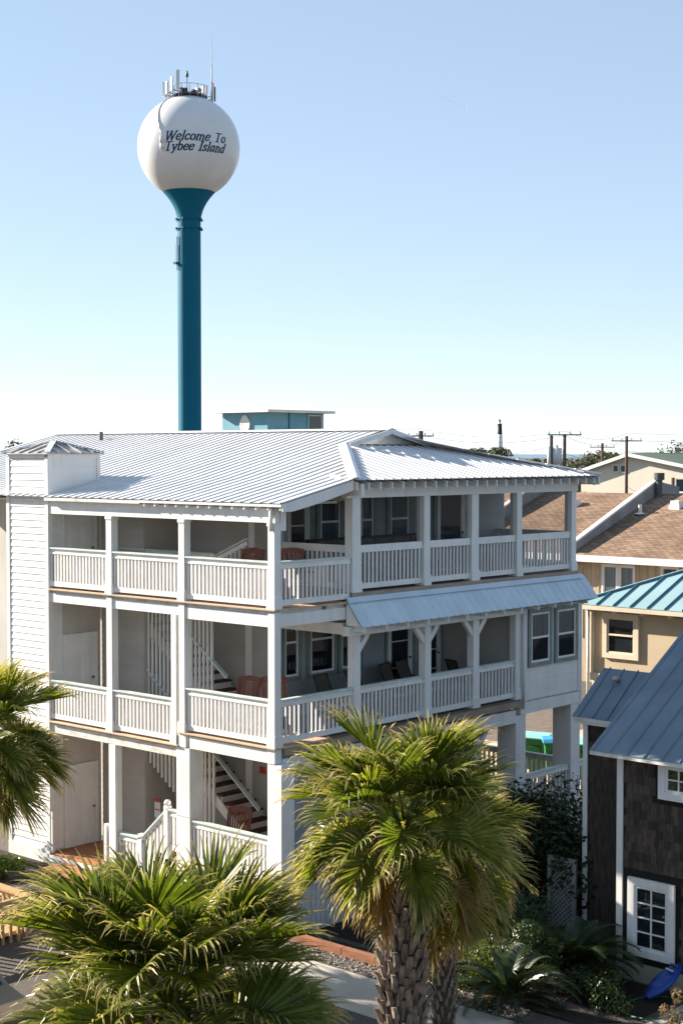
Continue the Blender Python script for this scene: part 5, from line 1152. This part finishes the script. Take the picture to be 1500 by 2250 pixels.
def cycad_frond(rr, L, el, m):
    b = MB(); p = Vector((0, 0, 0)); e = el; n = 22; prev = p.copy()
    for k in range(n):
        t = k / n; e -= (.055 + .05 * t); p2 = p + Vector((math.cos(e), 0, math.sin(e))) * (L / n); b.tube(p, p2, .009 * (1 - t * .7), .009 * (1 - t * .7), 4, 0)
        T = (p2 - p).normalized(); B = Vector((0, -1, 0)).cross(T)
        if B.z < 0: B = -B
        for s in (-1, 1):
            for h in (0, .5):
                q = p.lerp(p2, h); ll = .19 * math.sin(math.pi * (.12 + .85 * t)) + .03; d_ = (Vector((0, s, 0)) * .85 + T * .55 + B * .30 + Vector((0, 0, rr.uniform(-.1, .05)))).normalized(); w = T * .011
                b.add([q - w, q + w, q + d_ * ll * .6 + w * .8, q + d_ * ll + Vector((0, 0, -.02))], [(0, 1, 2, 3)], 0, [.1, .1, .5, 1])
        p = p2
    return b.mesh('cycad_frond', m)
CF = {k: [cycad_frond(PR, 1.0, R(e), m) for e, m in ls] for k, ls in dict(up=[(72, 'cycad_leaf'), (62, 'cycad_leaf'), (80, 'cycad_leaf')], out=[(42, 'cycad_leaf'), (30, 'cycad_leaf'), (52, 'cycad_leaf')], low=[(8, 'cycad_old'), (-8, 'cycad_old'), (15, 'cycad_leaf')]).items()}
def cycad(label, x, y, z0, s, seed, counts):
    rr = random.Random(seed); t = thing('cycad', label, 'cycad', (x, y, z0), 'cycads in the mulch bed'); b = MB(); b.revolve([(.16 * s, 0), (.19 * s, .15), (.14 * s, .32), (.01, .36)], (x, y, z0 - .02), 12); b.build('trunk', 'trunk_fibre', t, True); k = 0
    for cls, cnt in counts:
        for i in range(cnt):
            a = k * 2.399963 + rr.uniform(-.2, .2); k += 1; o = link('frond', rr.choice(CF[cls]), t); o.location = (x + .05 * math.cos(a), y + .05 * math.sin(a), z0 + .28); o.rotation_euler = (rr.uniform(-.12, .12), rr.uniform(-.1, .1), a); q = s * rr.uniform(.85, 1.1); o.scale = (q, q, q)
cycad('cycad with sunlit straw-coloured lower leaves near the walkway', -.15, -6.35, -.25, 1.45, 1, [('up', 9), ('out', 16), ('low', 20)])
cycad('large dark cycad in the shade before the shingled house', 2.45, -6.05, -.4, 1.65, 2, [('up', 14), ('out', 22), ('low', 8)])
# trees far off: trunk and crown each
def tree(label, x, y, h, rw, n, size, seed, m='far_leaf', grp='far trees along the horizon', lump=9, base=0):
    rr = random.Random(seed); t = thing('tree', label, 'tree', (x, y, base), grp)
    b = MB(); leafcloud(b, rr, (x, y, base + h * .66), (rw, rw, h * .36), n, size, lump, hollow=.2); b.build('crown', m, t)
    b = MB(); b.tube((x, y, base), (x, y, base + h * .6), .03 * h, .018 * h, 8)
    for k in range(4): a = rr.uniform(0, 6.28); b.tube((x, y, base + h * .4), (x + rw * .5 * math.cos(a), y + rw * .5 * math.sin(a), base + h * .7), .012 * h, .006 * h, 5)
    b.build('trunk', 'bark', t)
fw_ = Vector((math.cos(AZ), math.sin(AZ), 0)); rt_ = Vector((math.sin(AZ), -math.cos(AZ), 0))
def gp(px, D): p = CAM + fw_ * D + rt_ * ((px - 750) / 3380 * D); return p.x, p.y
TREES = [(8, 150, 12.6, 2.6, 'round tree top leftmost above the far roof'), (42, 160, 12.6, 2.6, 'second tree top from the left picture edge'), (70, 150, 12.0, 2.0, 'low tree top third from the left picture edge'), (86, 155, 13.0, 1.5, 'small tree top nearest the tower cap'),
         (990, 420, 12.0, 7, 'tree left of three before the lighthouse'), (1022, 440, 12.6, 7.5, 'middle tree of three left of the lighthouse'), (1054, 430, 11.6, 7, 'broad tree just left of the lighthouse foot'), (1100, 460, 8.5, 6, 'low tree under the lighthouse'),
         (1205, 130, 9.7, 3.2, 'dark tree left of the transformer poles'), (1232, 125, 9.6, 3.2, 'dark tree between the transformer poles'), (1262, 128, 9.9, 3.4, 'dark tree right of the transformer poles'), (1292, 140, 9.6, 3.2, 'dark tree at the cream building corner'),
         (1180, 150, 9.2, 3.0, 'lighter tree beside the low pale building'), (1300, 330, 11.0, 5.5, 'far round tree behind the cream roof'), (1345, 350, 10.6, 5, 'far tree between two thin poles'), (1450, 380, 10.6, 6, 'low far tree over the green roof'), (1492, 150, 12.2, 3.6, 'rounded tree cut by the right picture edge'),
         (1255, 92, 7.2, 2.0, 'yellowish tree under the roof corner beside the party wall'), (1160, 300, 9.6, 6, 'far tree behind the roof fans')]
for i, (px, D, h, rw, lb) in enumerate(TREES):
    x, y = gp(px, D); tree(lb, x, y, h * (.83 if i < 4 else .9), rw, 6000, .36 * max(1, D / 150), 40 + i, 'bush_leaf_light' if i in (12, 17) else 'far_leaf')
b = MB(); rr = random.Random(99)
for k in range(9000):
    px = rr.uniform(-200, 1750); D = rr.uniform(700, 1400); x, y = gp(px, D); h = 4 + 5.5 * noise.noise(Vector((px * .012, D * .002, 0))) + rr.uniform(0, 3.2); z = rr.uniform(0, max(2, h)); s = rr.uniform(1.2, 2.6); a = rr.uniform(0, 3.14)
    d_ = Vector((math.cos(a), math.sin(a), 0)) * s; c = Vector((x, y, z)); b.add([c - d_, c - Vector((0, 0, s * .7)), c + d_, c + Vector((0, 0, s * .7))], [(0, 1, 2), (0, 2, 3)], 0, [rr.random()] * 4)
stuff(b.build('distant_woods', 'far_leaf'))
bpy.data.objects['distant_woods']['label'] = 'far-off low woods along the horizon'; bpy.data.objects['distant_woods']['category'] = 'woods'
